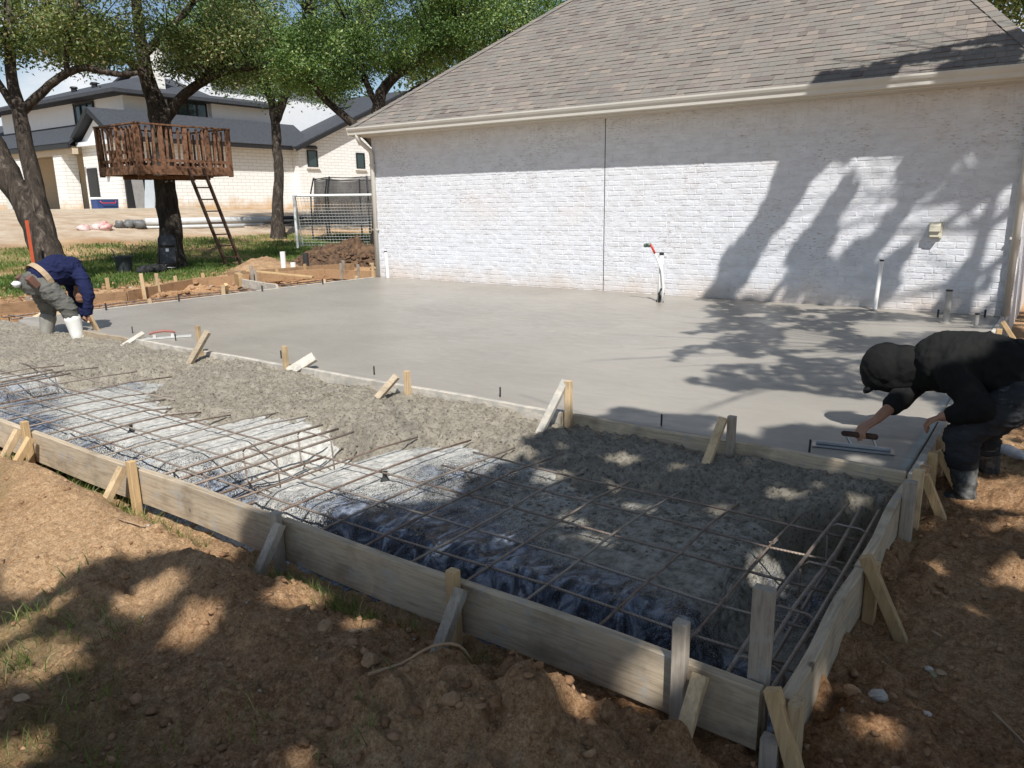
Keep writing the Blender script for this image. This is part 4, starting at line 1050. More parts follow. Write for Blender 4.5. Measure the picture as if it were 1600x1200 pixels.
front = empty('formwork', (-3.0, 2.0, -0.25), 'long grey timber form board with stakes nearest the camera', 'formwork')
BZ = -0.10
board(front, (-9.6, 2.02, BZ + 0.002), (-5.30, 2.022, BZ), 0.038, 0.2, M_FORM)
board(front, (-5.29, 2.02, BZ - 0.002), (-2.76, 2.024, BZ), 0.038, 0.2, M_FORM)
board(front, (-2.75, 2.022, BZ), (-0.56, 2.018, BZ + 0.003), 0.038, 0.205, M_FORM)
FS = [(-6.9, 0.05, M_STAKE, -0.05, M_STAKE), (-5.27, 0.075, M_YELL, -0.055, M_STAKE), (-3.985, 0.055, M_YELL, -0.055, M_STAKE), (-2.75, 0.05, M_GSTAKE, 0.055, M_GSTAKE), (-1.705, 0.065, M_YELL, 0.055, M_GSTAKE), (-0.80, 0.155, M_GSTAKE, 0.075, M_STAKE)]
for x, top, m1, off, m2 in FS:
    stake(front, x, 1.975, -0.45, top, m1, 0.045, 0.04)
    brace(front, (x + off, 1.955, 0.015), (x + off - 0.015, 1.70, -0.36), m2, 0.045, 0.04)
brace(front, (-5.16, 1.955, -0.01), (-5.19, 1.72, -0.34), M_YELL, 0.045, 0.04)
# ---- right-hand side of the rebar bay
rightf = empty('formwork', (-0.49, 3.0, -0.28), 'grey timber form boards with braces on the right of the rebar bay', 'formwork')
board(rightf, (-0.49, 2.0, BZ + 0.004), (-0.494, 2.98, BZ), 0.038, 0.2, M_FORM2)
board(rightf, (-0.493, 2.99, BZ), (-0.50, 4.06, BZ + 0.004), 0.038, 0.2, M_FORM2)
stake(rightf, -0.585, 2.062, -0.42, 0.295, M_GSTAKE, 0.06, 0.038)
stake(rightf, -0.452, 1.985, -0.45, 0.02, M_STAKE, 0.036, 0.06, name='stake')
stake(rightf, -0.505, 1.945, -0.45, -0.10, M_GSTAKE, 0.05, 0.045)
brace(rightf, (-0.515, 1.955, 0.05), (-0.36, 1.93, -0.36), M_YELL, 0.045, 0.036, up=(0, 1, 0))
stake(rightf, -0.448, 3.02, -0.45, 0.015, M_YELL, 0.045, 0.05)
brace(rightf, (-0.47, 2.95, 0.065), (-0.285, 2.97, -0.32), M_YELL, 0.045, 0.036)
stake(rightf, -0.452, 3.86, -0.45, 0.085, M_GSTAKE, 0.055, 0.05)
stake(rightf, -0.445, 4.06, -0.45, 0.085, M_STAKE, 0.05, 0.045)
brace(rightf, (-0.43, 4.15, 0.03), (-0.27, 4.17, -0.32), M_YELL, 0.045, 0.036)
# ---- right edge of the finished slab
edgef = empty('formwork', (-0.49, 6.5, -0.28), 'cement-caked form along the right edge of the slab beside the worker', 'formwork')
board(edgef, (-0.492, 4.20, -0.09), (-0.492, 6.9, -0.09), 0.038, 0.19, M_CEMW); board(edgef, (-0.492, 6.91, -0.09), (-0.492, 10.6, -0.09), 0.038, 0.19, M_CEMW)
for y, m_ in ((4.33, M_ORNG), (4.62, M_YELL), (4.95, M_STAKE), (6.1, M_STAKE), (7.4, M_STAKE), (8.6, M_STAKE), (9.5, M_YELL)): stake(edgef, -0.446, y, -0.45, 0.02, m_, 0.05, 0.05)
brace(edgef, (-0.43, 9.55, 0.09), (-0.15, 9.35, -0.28), M_YELL)
brace(edgef, (-0.43, 4.66, 0.02), (-0.24, 4.64, -0.30), M_YELL)
# ---- middle bulkhead between slab and rough concrete
mid = empty('formwork', (-5.0, 4.19, -0.1), 'caked form board dividing the smooth slab from the rough concrete', 'formwork')
for a, b_, zz in ((-9.15, -8.0, -0.004), (-7.98, -5.45, 0.0), (-5.43, -2.62, 0.002), (-2.60, -0.52, 0.002)):
    board(mid, (a, 4.196, -0.076 + zz), (b_, 4.194, -0.076 + zz), 0.040, 0.19, M_CEMW if a > -8.5 and a != -2.60 else M_FORM)
stake(mid, -6.74, 4.155, -0.30, 0.27, M_STAKE, 0.042, 0.04); brace(mid, (-6.52, 4.12, 0.24), (-6.68, 3.98, -0.08), M_FORM, 0.06, 0.04)
stake(mid, -5.44, 4.155, -0.30, 0.20, M_STAKE); brace(mid, (-5.20, 4.28, 0.11), (-5.36, 4.12, -0.02), M_CEMW, 0.08, 0.06)
stake(mid, -3.98, 4.150, -0.30, 0.15, M_STAKE); brace(mid, (-4.02, 4.08, 0.12), (-4.14, 3.98, -0.05), M_FORM, 0.05, 0.04)
stake(mid, -2.53, 4.150, -0.30, 0.255, M_STAKE); brace(mid, (-2.56, 4.16, 0.25), (-2.62, 3.93, -0.07), M_CEMW, 0.05, 0.035)
stake(mid, -1.43, 4.150, -0.30, 0.185, M_GSTAKE, 0.045, 0.04); brace(mid, (-1.475, 4.13, 0.17), (-1.50, 3.93, -0.09), M_STAKE, 0.048, 0.036)
brace(mid, (-7.98, 4.28, 0.07), (-8.02, 4.05, -0.05), M_CEMW, 0.06, 0.04)
stake(mid, -9.16, 4.16, -0.3, 0.10, M_STAKE)
# ---- far edge (left side of slab)
far = empty('formwork', (-10.96, 7.5, -0.2), 'pale form board along the far left edge of the slab', 'formwork')
board(far, (-10.955, 4.3, -0.088), (-10.955, 10.6, -0.088), 0.038, 0.19, M_CEMW)
for y in (4.75, 6.05, 7.3, 9.4, 10.2): stake(far, -11.0, y, -0.4, 0.06 if y != 7.3 else 0.15, M_STAKE, 0.05, 0.045)
brace(far, (-10.985, 4.72, 0.10), (-11.05, 4.25, -0.12), M_STAKE, 0.05, 0.05)
brace(far, (-11.0, 7.36, 0.16), (-11.25, 7.5, -0.2), M_YELL, 0.06, 0.05)
# ---- outer footing forms
outer = empty('formwork', (-12.7, 7.5, -0.25), 'orange-brown outer form boards with a row of short stakes beyond the slab', 'formwork')
for p0, p1 in (((-12.75, 3.2, -0.06), (-12.62, 6.55, -0.05)), ((-12.62, 6.57, -0.05), (-13.35, 8.2, -0.03)), ((-13.35, 8.22, -0.02), (-12.75, 10.9, -0.02)), ((-12.75, 10.95, -0.04), (-11.35, 11.25, -0.05)), ((-13.5, 9.1, 0.03), (-12.9, 11.9, 0.02))):
    board(outer, p0, p1, 0.038, 0.19, M_ORNG)
for (x, y, t_) in ((-12.8, 3.9, 0.12), (-12.72, 5.1, 0.10), (-12.68, 6.3, 0.28), (-12.72, 6.9, 0.30), (-12.95, 7.3, 0.26), (-13.2, 7.8, 0.16), (-13.42, 8.5, 0.15), (-13.25, 9.2, 0.13), (-12.45, 8.9, 0.30), (-12.55, 9.05, 0.20), (-13.0, 9.9, 0.17), (-12.85, 10.5, 0.2), (-12.3, 11.0, 0.2), (-11.9, 11.1, 0.18), (-11.55, 11.18, 0.22), (-12.9, 11.6, 0.2), (-12.0, 12.2, 0.32), (-11.75, 12.1, 0.2)):
    stake(outer, x, y, -0.45, t_, random.choice((M_STAKE, M_STAKE, M_GSTAKE, M_YELL)), 0.05, 0.045, (random.uniform(-0.03, 0.03), random.uniform(-0.03, 0.03)))
brace(outer, (-11.6, 11.15, 0.20), (-11.4, 11.5, -0.2), M_STAKE); brace(outer, (-12.0, 12.0, 0.02), (-11.2, 12.2, 0.02), M_ORNG, 0.16, 0.035)
cross = MB().beam((-12.55, 8.66, 0.0), (-10.98, 8.34, -0.01), 0.038, 0.15, chamfer=0.003).build('cross_board', M_CEMW, loc=(-11.8, 8.5, -0.08)); tag(cross, 'grey plank set across the footing trench at the far edge of the slab', 'plank')
blk = MB().beam((-12.7, 8.75, 0.06), (-12.35, 8.6, 0.05), 0.10, 0.22, chamfer=0.004).build('wood_block', M_YELL, loc=(-12.5, 8.7, -0.06)); tag(blk, 'yellow wood block at the far end of the grey cross plank', 'wood block')
lp = MB().beam((-13.0, 9.2, 0.16), (-11.9, 9.9, 0.02), 0.14, 0.03, chamfer=0.003).build('loose_plank', M_YELL, loc=(-12.4, 9.5, 0)); tag(lp, 'loose yellow plank lying aslant behind the cross plank', 'plank')

# ================================================================== reinforcing steel
def rebar_material():
    m, n, l, b = new_mat('rusty_rebar')
    f = tex_noise(n, l, 14, 6, 0.65)
    c = ramp(n, l, f, [(0.3, (0.07, 0.045, 0.034)), (0.5, (0.19, 0.115, 0.075)), (0.7, (0.33, 0.29, 0.25))])
    oi = n.new('ShaderNodeObjectInfo')
    c = mixc(n, l, ramp(n, l, oi.outputs['Random'], [(0.1, 0.1), (1.0, 0.8)]), c, (0.36, 0.31, 0.26))
    l.new(c, b.inputs['Base Color']); b.inputs['Roughness'].default_value = 0.6; b.inputs['Metallic'].default_value = 0.35
    w = n.new('ShaderNodeTexWave'); w.inputs['Scale'].default_value = 40; w.wave_type = 'BANDS'; w.bands_direction = 'DIAGONAL'
    tcn = n.new('ShaderNodeTexCoord'); l.new(tcn.outputs['Object'], w.inputs['Vector'])
    bump(n, l, b, w.outputs['Fac'], 0.5, 0.003)
    return m
M_REBAR = rebar_material()
def bar(par, pts, r=0.0058, name='rebar', n=6):
    return MB().tube(pts, r, n).build(name, M_REBAR, par, smooth=True)
mat_ = empty('rebar_mat', (-3.0, 2.8, -0.14), 'rusty steel rebar grid tied over the plastic in the front bay', 'rebar')
GZ0 = -0.055
XB = [-0.87, -1.16, -1.48, -1.76, -2.04, -2.33, -2.62, -2.95, -3.27, -4.28, -4.55, -4.78, -5.08, -5.33, -5.62, -5.95, -6.34, -6.85, -7.3, -7.75]
for k, x in enumerate(XB):
    yend = float(rough_front(np.array([x]))[0]) + 0.12
    off = 0.0 if k < 9 else random.uniform(-0.03, 0.03)
    pts = [(x + off * t + random.uniform(-0.006, 0.006), 2.06 + (yend - 2.06) * t, GZ0 + random.uniform(-0.008, 0.006) - (0.03 if t == 1 else 0)) for t in (0, 0.25, 0.5, 0.75, 1)]
    bar(mat_, pts)
for y in (2.27, 2.535, 2.85, 3.12, 3.40):
    xs = [-8.3, -6.8, -5.3, -3.8, -2.3, -1.5, -0.9, -0.56]
    xs = [x for x in xs if float(rough_front(np.array([x]))[0]) > y - 0.25]
    if y > 3.0:
        for seg in ([-8.2, -7.0, -6.2, -5.5] if y < 3.3 else [], [-2.75, -2.0, -1.3, -0.9, -0.57]):
            if seg: bar(mat_, [(x, y + random.uniform(-0.012, 0.012), GZ0 - 0.013 + random.uniform(-0.008, 0.004)) for x in seg])
    else: bar(mat_, [(x, y + random.uniform(-0.015, 0.015), GZ0 - 0.013 + random.uniform(-0.008, 0.004)) for x in xs])
for x in XB[:9]:                                              # tie wires
    for y in (2.27, 2.535, 2.85, 3.12):
        MB().tube([(x + 0.012 * math.cos(a), y + 0.012 * math.sin(a), GZ0 + 0.006 + 0.003 * math.sin(2 * a)) for a in np.linspace(0.3, 5.6, 8)] + [(x + 0.02, y + 0.012, GZ0 + 0.02)], 0.0016, 4).build('tie_wire', M_REBAR, mat_)
for (x, y) in ((-2.95, 2.86), (-5.1, 2.56)):
    z0 = float(bed_z(np.array([x]), np.array([y]))[0])
    MB().lathe((x, y, z0 - 0.01), [(0.034, 0), (0.014, 0.03), (0.012, max(0.04, GZ0 - z0 - 0.005)), (0.02, max(0.045, GZ0 - z0 - 0.002))], 8).build('bar_chair', M_DARK, mat_)
# cage in the cross trench, at the right trench, and at the far left
def cage(x0, x1, y0, y1, along, label, zt=-0.045, zb=-0.27, r=0.008):
    e = empty('rebar_cage', ((x0 + x1) / 2, (y0 + y1) / 2, zb - 0.02), label, 'rebar')
    if along == 'y':
        for x in (x0, x1, (x0 + x1) / 2):
            for z in (zt, zb):
                if x == (x0 + x1) / 2 and z == zb: continue
                bar(e, [(x + random.uniform(-0.012, 0.012), y0 + (y1 - y0) * t, z + random.uniform(-0.006, 0.006)) for t in (0, 0.33, 0.66, 1)], r)
        y = y0 + 0.12
        while y < y1 - 0.05:
            d = 0.012
            pts = [(x0 - d, y, zt - 0.03), (x0 - d, y + 0.01, zb + 0.02), (x0 + 0.02, y + 0.01, zb - d), (x1 - 0.02, y + 0.01, zb - d), (x1 + d, y + 0.01, zb + 0.02), (x1 + d, y, zt - 0.01), (x1 - 0.02, y, zt + d), (x0 + 0.02, y, zt + d), (x0 - d, y, zt - 0.02)]
            bar(e, pts, 0.005, 'stirrup'); y += random.uniform(0.38, 0.46)
    return e
cage(-3.92, -3.62, 2.06, 3.25, 'y', 'rusty rebar cage lying in the trench across the front bay')
cage(-7.45, -7.12, 2.06, 3.1, 'y', 'rusty rebar cage in the trench at the far left of the bay')
cage(-0.70, -0.555, 2.07, 3.75, 'y', 'rebar cage with hooked stirrups beside the right form board')
fcage = empty('rebar_cage', (-11.7, 7.5, -0.4), 'dark rebar cage lying in the footing trench beyond the slab', 'rebar')
for x in (-11.25, -11.55, -11.85, -12.15):
    for z in (-0.10, -0.32): bar(fcage, [(x, 4.5, z), (x + 0.03, 6.5, z + 0.02), (x - 0.03, 8.5, z), (x, 10.6, z + 0.01)], 0.012)
for k in range(14): y = 4.6 + k * 0.43; bar(fcage, [(-12.2, y, -0.34), (-12.2, y, -0.08), (-11.2, y + 0.02, -0.08), (-11.2, y + 0.02, -0.34)], 0.009, 'stirrup')
# dowels standing in the slab beside the middle form
PINS = [(-8.54, 4.45, 'leftmost'), (-7.63, 4.43, 'second from left'), (-5.85, 4.42, 'third from left'), (-4.59, 4.39, 'fourth from left'), (-3.25, 4.36, 'fifth from left'), (-1.95, 4.33, 'sixth from left'), (-1.03, 4.30, 'rightmost')]
for x, y, w_ in PINS:
    o = MB().tube([(x, y, -0.12), (x + 0.003, y, 0.075)], 0.0062, 8).build('steel_dowel', M_DARK, loc=(x, y, 0), smooth=False)
    tag(o, 'black steel dowel standing in the slab by the middle board, ' + w_, 'dowel', 'dowels along the middle form')
for x, y, w_ in ((-1.12, 8.95, 'left'), (-0.66, 9.2, 'right')):
    o = MB().tube([(x, y + 1.3, -0.1), (x, y + 1.3, 0.09)], 0.011, 8).build('steel_dowel', M_DARK, loc=(x, y + 1.3, 0)); tag(o, f'short black dowel near the wall behind the bent worker, {w_} one', 'dowel')
for x, y, w_ in ((-10.8, 5.3, 'nearest the blue-shirted worker'), (-10.8, 6.4, 'beside the first dark trench bars'), (-10.8, 7.9, 'near the grey cross plank'), (-10.8, 9.2, 'nearest the garage corner')):
    o = MB().tube([(x, y, -0.1), (x, y, 0.10)], 0.013, 8).build('steel_dowel', M_DARK, loc=(x, y, 0)); tag(o, 'black dowel at the far slab edge, ' + w_, 'dowel')
# ---- red-handled float resting across the middle form
fl = empty('hand_float', (-7.85, 4.42, 0.004), 'magnesium hand float with red handle lying on the slab edge', 'float')
fa = Matrix.Rotation(R(58), 3, 'Z')
fc = Vector((-7.85, 4.46, 0.0))
M_MAG = simple('worn_magnesium', (0.62, 0.61, 0.58), (0.5, 0.49, 0.46), 12, 0.45, 0.1, 60, metal=0.2)
MB().box(fc + Vector((0, 0, 0.012)), (0.50, 0.085, 0.014), fa).build('blade', M_MAG, fl)
MB().box(fc + fa @ Vector((-0.12, 0, 0.035)), (0.03, 0.05, 0.035), fa).box(fc + fa @ Vector((0.06, 0, 0.035)), (0.03, 0.05, 0.035), fa).build('mount', M_MAG, fl)
MB().tube([fc + fa @ Vector(p) for p in ((-0.17, 0, 0.055), (-0.13, 0, 0.075), (-0.03, 0, 0.085), (0.06, 0, 0.075), (0.09, 0, 0.055))], [0.010, 0.013, 0.014, 0.013, 0.010], 10).build('handle', simple('faded_red', (0.34, 0.13, 0.10), (0.26, 0.10, 0.08), 9, 0.55), fl, smooth=True)
# ================================================================== people
def remeshed(mb, voxel, smooth=4, wrinkle=None):
    """fuses overlapping shapes into one continuous skin; returns vertices and polygons in world space"""
    me = bpy.data.meshes.new('tmp'); me.from_pydata([tuple(v) for v in mb.v], [], mb.f); me.update()
    o = bpy.data.objects.new('tmp', me); COL.objects.link(o)
    md = o.modifiers.new('r', 'REMESH'); md.mode = 'VOXEL'; md.voxel_size = voxel; md.adaptivity = 0
    sm = o.modifiers.new('s', 'SMOOTH'); sm.iterations = smooth; sm.factor = 0.5
    dg = bpy.context.evaluated_depsgraph_get(); dg.update()
    out = bpy.data.meshes.new_from_object(o.evaluated_get(dg))
    bpy.data.objects.remove(o); bpy.data.meshes.remove(me)
    if wrinkle is not None:
        n = len(out.vertices); co = np.empty(n * 3); out.vertices.foreach_get('co', co); co = co.reshape(-1, 3)
        nr = np.empty(n * 3); out.vertices.foreach_get('normal', nr); nr = nr.reshape(-1, 3)
        co = co + nr * wrinkle(co)[:, None]
        out.vertices.foreach_set('co', co.ravel()); out.update()
    return out
def skin_part(name, mb, voxel, mat, par, smooth=4, wrinkle=None):
    me = remeshed(mb, voxel, smooth, wrinkle); b = base_of(par)
    me.transform(Matrix.Translation(-b)); me.name = name; me.materials.clear()
    return link_mesh(name, me, mat, par, smooth=True)
def chain(mb, pts, rad, n=14):
    for i in range(len(pts) - 1): mb.capsule(pts[i], pts[i + 1], rad[i], rad[i + 1], n)
    return mb
def hand(mb, wrist, knuck, across, s=1.0, curl=0.6, down=(0, 0, -1)):
    """palm with four unequal bent fingers and a thumb leaving the side of the palm"""
    wrist, knuck = Vector(wrist), Vector(knuck); f = (knuck - wrist).normalized(); a = Vector(across).normalized(); dn = Vector(down).normalized()
    for k in (-1.2, -0.4, 0.4, 1.2): mb.capsule(wrist + a * k * 0.010 * s, knuck + a * k * 0.019 * s, 0.017 * s, 0.013 * s, 8)
    for k, L in zip((-1.5, -0.5, 0.5, 1.5), (0.066, 0.078, 0.073, 0.056)):
        r0 = knuck + a * k * 0.0195 * s
        d1 = (f * math.cos(curl) + dn * math.sin(curl)).normalized(); d2 = (f * math.cos(curl * 2.1) + dn * math.sin(curl * 2.1)).normalized()
        m1 = r0 + d1 * L * 0.5 * s; m2 = m1 + d2 * L * 0.5 * s
        mb.capsule(r0, m1, 0.0098 * s, 0.009 * s, 8); mb.capsule(m1, m2, 0.009 * s, 0.0078 * s, 8)
    t0 = wrist.lerp(knuck, 0.35) - a * 0.022 * s; t1 = t0 + (f * 0.55 - a * 0.8 + dn * 0.35).normalized() * 0.042 * s; t2 = t1 + (f * 0.8 + dn * 0.6 - a * 0.1).normalized() * 0.032 * s
    mb.capsule(t0, t1, 0.013 * s, 0.0105 * s, 8); mb.capsule(t1, t2, 0.0105 * s, 0.0085 * s, 8)
def head(mb, c, fwd, up, s=1.0):
    c, f, u = Vector(c), Vector(fwd).normalized(), Vector(up).normalized(); u = (u - f * u.dot(f)).normalized(); r = f.cross(u)
    M = Matrix((f, r, u)).transposed()
    mb.blob(c, (0.098 * s, 0.076 * s, 0.112 * s), M, 16, 12)
    mb.blob(c + (f * 0.035 - u * 0.055) * s, (0.060 * s, 0.055 * s, 0.065 * s), M, 12, 9)                 # jaw
    mb.blob(c + (f * 0.098 - u * 0.012) * s, (0.020 * s, 0.013 * s, 0.022 * s), M, 8, 7)                   # nose
    mb.blob(c + (f * 0.085 + u * 0.022) * s, (0.018 * s, 0.052 * s, 0.011 * s), M, 8, 7)                   # brow
    mb.blob(c + (f * 0.088 - u * 0.055) * s, (0.011 * s, 0.024 * s, 0.010 * s), M, 8, 7)                   # mouth
    for q in (-1, 1): mb.blob(c + (r * q * 0.077 - u * 0.01) * s, (0.018 * s, 0.012 * s, 0.03 * s), M, 8, 7)   # ears
M_SKIN = simple('skin', (0.36, 0.19, 0.12), (0.29, 0.15, 0.095), 14, 0.55, 0.15, 90, 0.002)
def cloth(name, c1, c2, scale, b=0.5, bs=14, rough=0.9, cement=0.0, stretch=None):
    if name in MATS: return MATS[name]
    m, n, l, bs_ = new_mat(name)
    col = ramp(n, l, tex_noise(n, l, scale, 6, 0.6, stretch=stretch), [(0.3, c2), (0.7, c1)])
    if cement: col = mixc(n, l, ramp(n, l, tex_noise(n, l, 8, 8, 0.7), [(0.64 - 0.3 * cement, 0.0), (0.80 - 0.25 * cement, 0.6)]), col, (0.36, 0.35, 0.32))
    l.new(col, bs_.inputs['Base Color']); bs_.inputs['Roughness'].default_value = rough; bs_.inputs['Specular IOR Level'].default_value = 0.2
    p = bump(n, l, bs_, tex_noise(n, l, bs, 4, 0.55, dist=1.2, stretch=stretch), b, 0.02)
    bump(n, l, bs_, tex_noise(n, l, 420, 2, 0.5), 0.25, 0.001, p)
    MATS[name] = m; return m
def folds(amp, fx, fy, fz, seed):
    def f(co):
        w = 1 - np.abs(fbm(co[:, 0] * fx, co[:, 1] * fy, co[:, 2] * fz, 3, seed)); return amp * (np.clip(w, 0, 1) ** 3 - 0.4)
    return f

# ---- worker in the dark hoodie bending over the slab edge
w1 = empty('person', (-0.28, 4.9, -0.29), 'worker in dark hood and jeans bent over troweling the slab edge', 'person')
V = Vector
pel, mid_, chs, nek = V((-0.05, 4.96, 0.385)), V((-0.27, 4.93, 0.475)), V((-0.47, 4.90, 0.475)), V((-0.60, 4.89, 0.455))
hd = V((-0.775, 4.885, 0.405))
hipL, knL, anL = V((-0.075, 4.83, 0.33)), V((-0.33, 4.665, 0.115)), V((-0.275, 4.66, -0.20))
hipR, knR, anR = V((-0.055, 5.08, 0.33)), V((-0.25, 5.12, 0.04)), V((-0.20, 5.20, -0.20))
shR, elR, wrR, knuR = V((-0.545, 5.03, 0.415)), V((-0.665, 4.84, 0.255)), V((-0.748, 4.590, 0.165)), V((-0.800, 4.512, 0.128))
shL, elL, wrL, knuL = V((-0.42, 4.745, 0.45)), V((-0.262, 4.655, 0.285)), V((-0.425, 4.625, 0.225)), V((-0.485, 4.625, 0.195))
b1 = MB()
chain(b1, [pel, mid_, chs, nek], [0.135, 0.125, 0.135, 0.065]); chain(b1, [nek, hd + V((0.05, 0, 0.0))], [0.06, 0.06])
head(b1, hd, (-0.55, -0.08, -0.83), (-0.83, 0, 0.55), 1.05)
for h_, k_, a_ in ((hipL, knL, anL), (hipR, knR, anR)):
    chain(b1, [h_, k_, a_], [0.085, 0.055, 0.036]); b1.capsule(a_ + V((0, 0, -0.04)), a_ + V((-0.10, -0.01, -0.065)), 0.03, 0.022)
chain(b1, [chs + V((0.02, 0.05, 0)), shR, elR, wrR], [0.06, 0.055, 0.041, 0.027]); chain(b1, [chs + V((0.02, -0.06, 0)), shL, elL, wrL], [0.06, 0.055, 0.041, 0.027])
hand(b1, wrR, knuR, (0.78, -0.6, 0.05), 1.02, 0.8, (0.05, -0.1, -1)); hand(b1, wrL, knuL, (0.05, 0.9, -0.2), 1.0, 0.9)
skin_part('body', b1, 0.0055, M_SKIN, w1, 3)
hs = MB()
chain(hs, [pel + V((0.0, 0, 0.03)), mid_ + V((0, 0, 0.005)), chs, nek + V((0.03, 0, 0))], [0.185, 0.185, 0.178, 0.095], 18)
hs.blob(V((-0.40, 4.90, 0.50)), (0.17, 0.20, 0.155)); hs.blob(V((-0.16, 4.95, 0.44)), (0.2, 0.205, 0.19))
chain(hs, [chs + V((0.02, 0.04, -0.01)), shR, elR, wrR.lerp(elR, 0.62)], [0.10, 0.088, 0.066, 0.055], 14)
chain(hs, [chs + V((0.03, -0.07, -0.01)), shL, elL, wrL.lerp(elL, 0.30)], [0.105, 0.09, 0.078, 0.056], 14)
hs.blob(V((-0.53, 4.90, 0.53)), (0.10, 0.11, 0.055))                                # gathered cloth at the nape
M_HOOD = cloth('charcoal_sweatshirt', (0.013, 0.013, 0.012), (0.008, 0.008, 0.008), 5, 0.4, 6)
skin_part('sweatshirt', hs, 0.008, M_HOOD, w1, 6, folds(0.012, 9, 5, 5, 201))
hh = MB(); Mh = Matrix.Rotation(R(-32), 3, 'Y')
hh.blob(hd + V((0.0, 0, 0.025)), (0.138, 0.12, 0.132), Mh, 18, 14); hh.blob(hd + V((-0.055, 0, -0.02)), (0.085, 0.10, 0.095), Mh, 16, 12); hh.blob(hd + V((0.09, 0, 0.05)), (0.12, 0.105, 0.10), Mh, 16, 12); hh.capsule(hd + V((0.10, 0, 0.0)), nek + V((0.03, 0, 0.0)), 0.10, 0.11)
hh.blob(hd + V((-0.03, 0, -0.045)), (0.105, 0.10, 0.09), Mh, 14, 10); hh.capsule(hd + V((0.02, 0, -0.06)), chs + V((-0.02, 0, -0.08)), 0.085, 0.09)
skin_part('hood', hh, 0.008, M_HOOD, w1, 5, folds(0.003, 9, 5, 7, 203))
cp_ = MB(); cp_.blob(hd + V((-0.070, -0.005, -0.118)), (0.026, 0.070, 0.055), Matrix.Rotation(R(38), 3, 'Y'), 14, 10); cp_.blob(hd + V((-0.03, 0, -0.08)), (0.06, 0.08, 0.05))
skin_part('cap_brim', cp_, 0.008, simple('black_cap', (0.010, 0.010, 0.010), None, 6, 0.85, 0.2), w1, 3)
jn = MB()
jn.blob(pel + V((0.03, 0, -0.02)), (0.19, 0.20, 0.18)); 
for h_, k_, a_, q in ((hipL, knL, anL, -1), (hipR, knR, anR, 1)):
    chain(jn, [h_, h_.lerp(k_, 0.5) + V((-0.01, 0, 0.015)), k_, k_.lerp(a_, 0.42)], [0.125, 0.108, 0.086, 0.082], 16)
M_JEAN = cloth('dirty_jeans', (0.045, 0.046, 0.050), (0.014, 0.015, 0.017), 3, 0.9, 9, cement=0.12, stretch=(1, 1, 1.6))
skin_part('jeans', jn, 0.008, M_JEAN, w1, 5, folds(0.013, 6, 6, 17, 205))
M_BOOT = cloth('muddy_rubber_boot', (0.06, 0.06, 0.058), (0.028, 0.028, 0.028), 6, 0.4, 10, rough=0.5, cement=0.55)
for a_, k_, dr in ((anL, knL, V((-0.115, -0.02, 0))), (anR, knR, V((-0.14, 0.0, 0)))):
    bt = MB(); chain(bt, [k_.lerp(a_, 0.30), k_.lerp(a_, 0.7), a_ + V((0, 0, -0.02))], [0.078, 0.066, 0.058], 16)
    bt.capsule(a_ + V((0.015, 0, -0.042)), a_ + dr + V((0, 0, -0.048)), 0.048, 0.042); bt.blob(a_ + dr * 0.55 + V((0, 0, -0.076)), (0.115, 0.048, 0.018))
    skin_part('boot', bt, 0.008, M_BOOT, w1, 3, folds(0.008, 8, 8, 18, 207))
# ---- steel trowel in the hand of that worker
tr = empty('finishing_trowel', (-0.85, 4.52, 0.006), 'long steel finishing trowel pressed on the slab by the hooded worker', 'trowel')
M_STEEL = simple('bright_steel', (0.42, 0.43, 0.44), (0.32, 0.33, 0.34), 10, 0.34, 0.05, 60, metal=0.9)
ta, tb = V((-1.05, 4.45, 0.0)), V((-0.63, 4.535, 0.0)); td = (tb - ta).normalized()
MB().beam(ta + V((0, 0, 0.008)), tb + V((0, 0, 0.008)), 0.11, 0.004).build('blade', M_STEEL, tr)
MB().beam(ta + td * 0.02 + V((0, 0, 0.02)), tb - td * 0.02 + V((0, 0, 0.02)), 0.022, 0.02, chamfer=0.004).build('backbone', M_STEEL, tr)
gc = ta.lerp(tb, 0.52)
for q_ in ((-0.02, -0.045, -0.04), (0.11, 0.09, 0.08)): MB().tube([gc + td * q_[0] + V((0, 0, 0.03)), gc + td * q_[1] + V((0, 0, 0.075)), gc + td * q_[2] + V((0, 0, 0.088))], 0.008, 8).build('bracket', M_STEEL, tr)
MB().capsule(gc - td * 0.06 + V((0, 0, 0.088)), gc + td * 0.10 + V((0, 0, 0.085)), 0.016, 0.018).build('handle', M_LAD, tr, smooth=True)

# ---- worker in blue shirt and white boots beyond
w2 = empty('person', (-9.4, 4.1, -0.10), 'worker in blue shirt and white boots bending at the far end of the slab', 'person')
pel, mid_, chs, nek = V((-9.44, 3.90, 0.60)), V((-9.40, 4.12, 0.715)), V((-9.40, 4.25, 0.69)), V((-9.38, 4.34, 0.57))
hd = V((-9.40, 4.37, 0.42))
hipR, knR, anR = V((-9.34, 3.92, 0.555)), V((-9.20, 4.10, 0.27)), V((-9.17, 4.13, -0.005))
hipL, knL, anL = V((-9.55, 3.97, 0.54)), V((-9.62, 4.06, 0.25)), V((-9.62, 4.00, 0.0))
shR, elR, wrR, knuR = V((-9.22, 4.29, 0.62)), V((-9.10, 4.29, 0.42)), V((-9.12, 4.255, 0.22)), V((-9.12, 4.255, 0.14))
shL, elL, wrL, knuL = V((-9.58, 4.32, 0.60)), V((-9.58, 4.36, 0.39)), V((-9.48, 4.36, 0.18)), V((-9.46, 4.36, 0.11))
b2 = MB()
chain(b2, [pel, mid_, chs, nek], [0.13, 0.12, 0.13, 0.06]); chain(b2, [nek, hd + V((0, -0.04, 0.05))], [0.055, 0.055])
head(b2, hd, (0, 0.45, -0.85), (0, 0.85, 0.45))
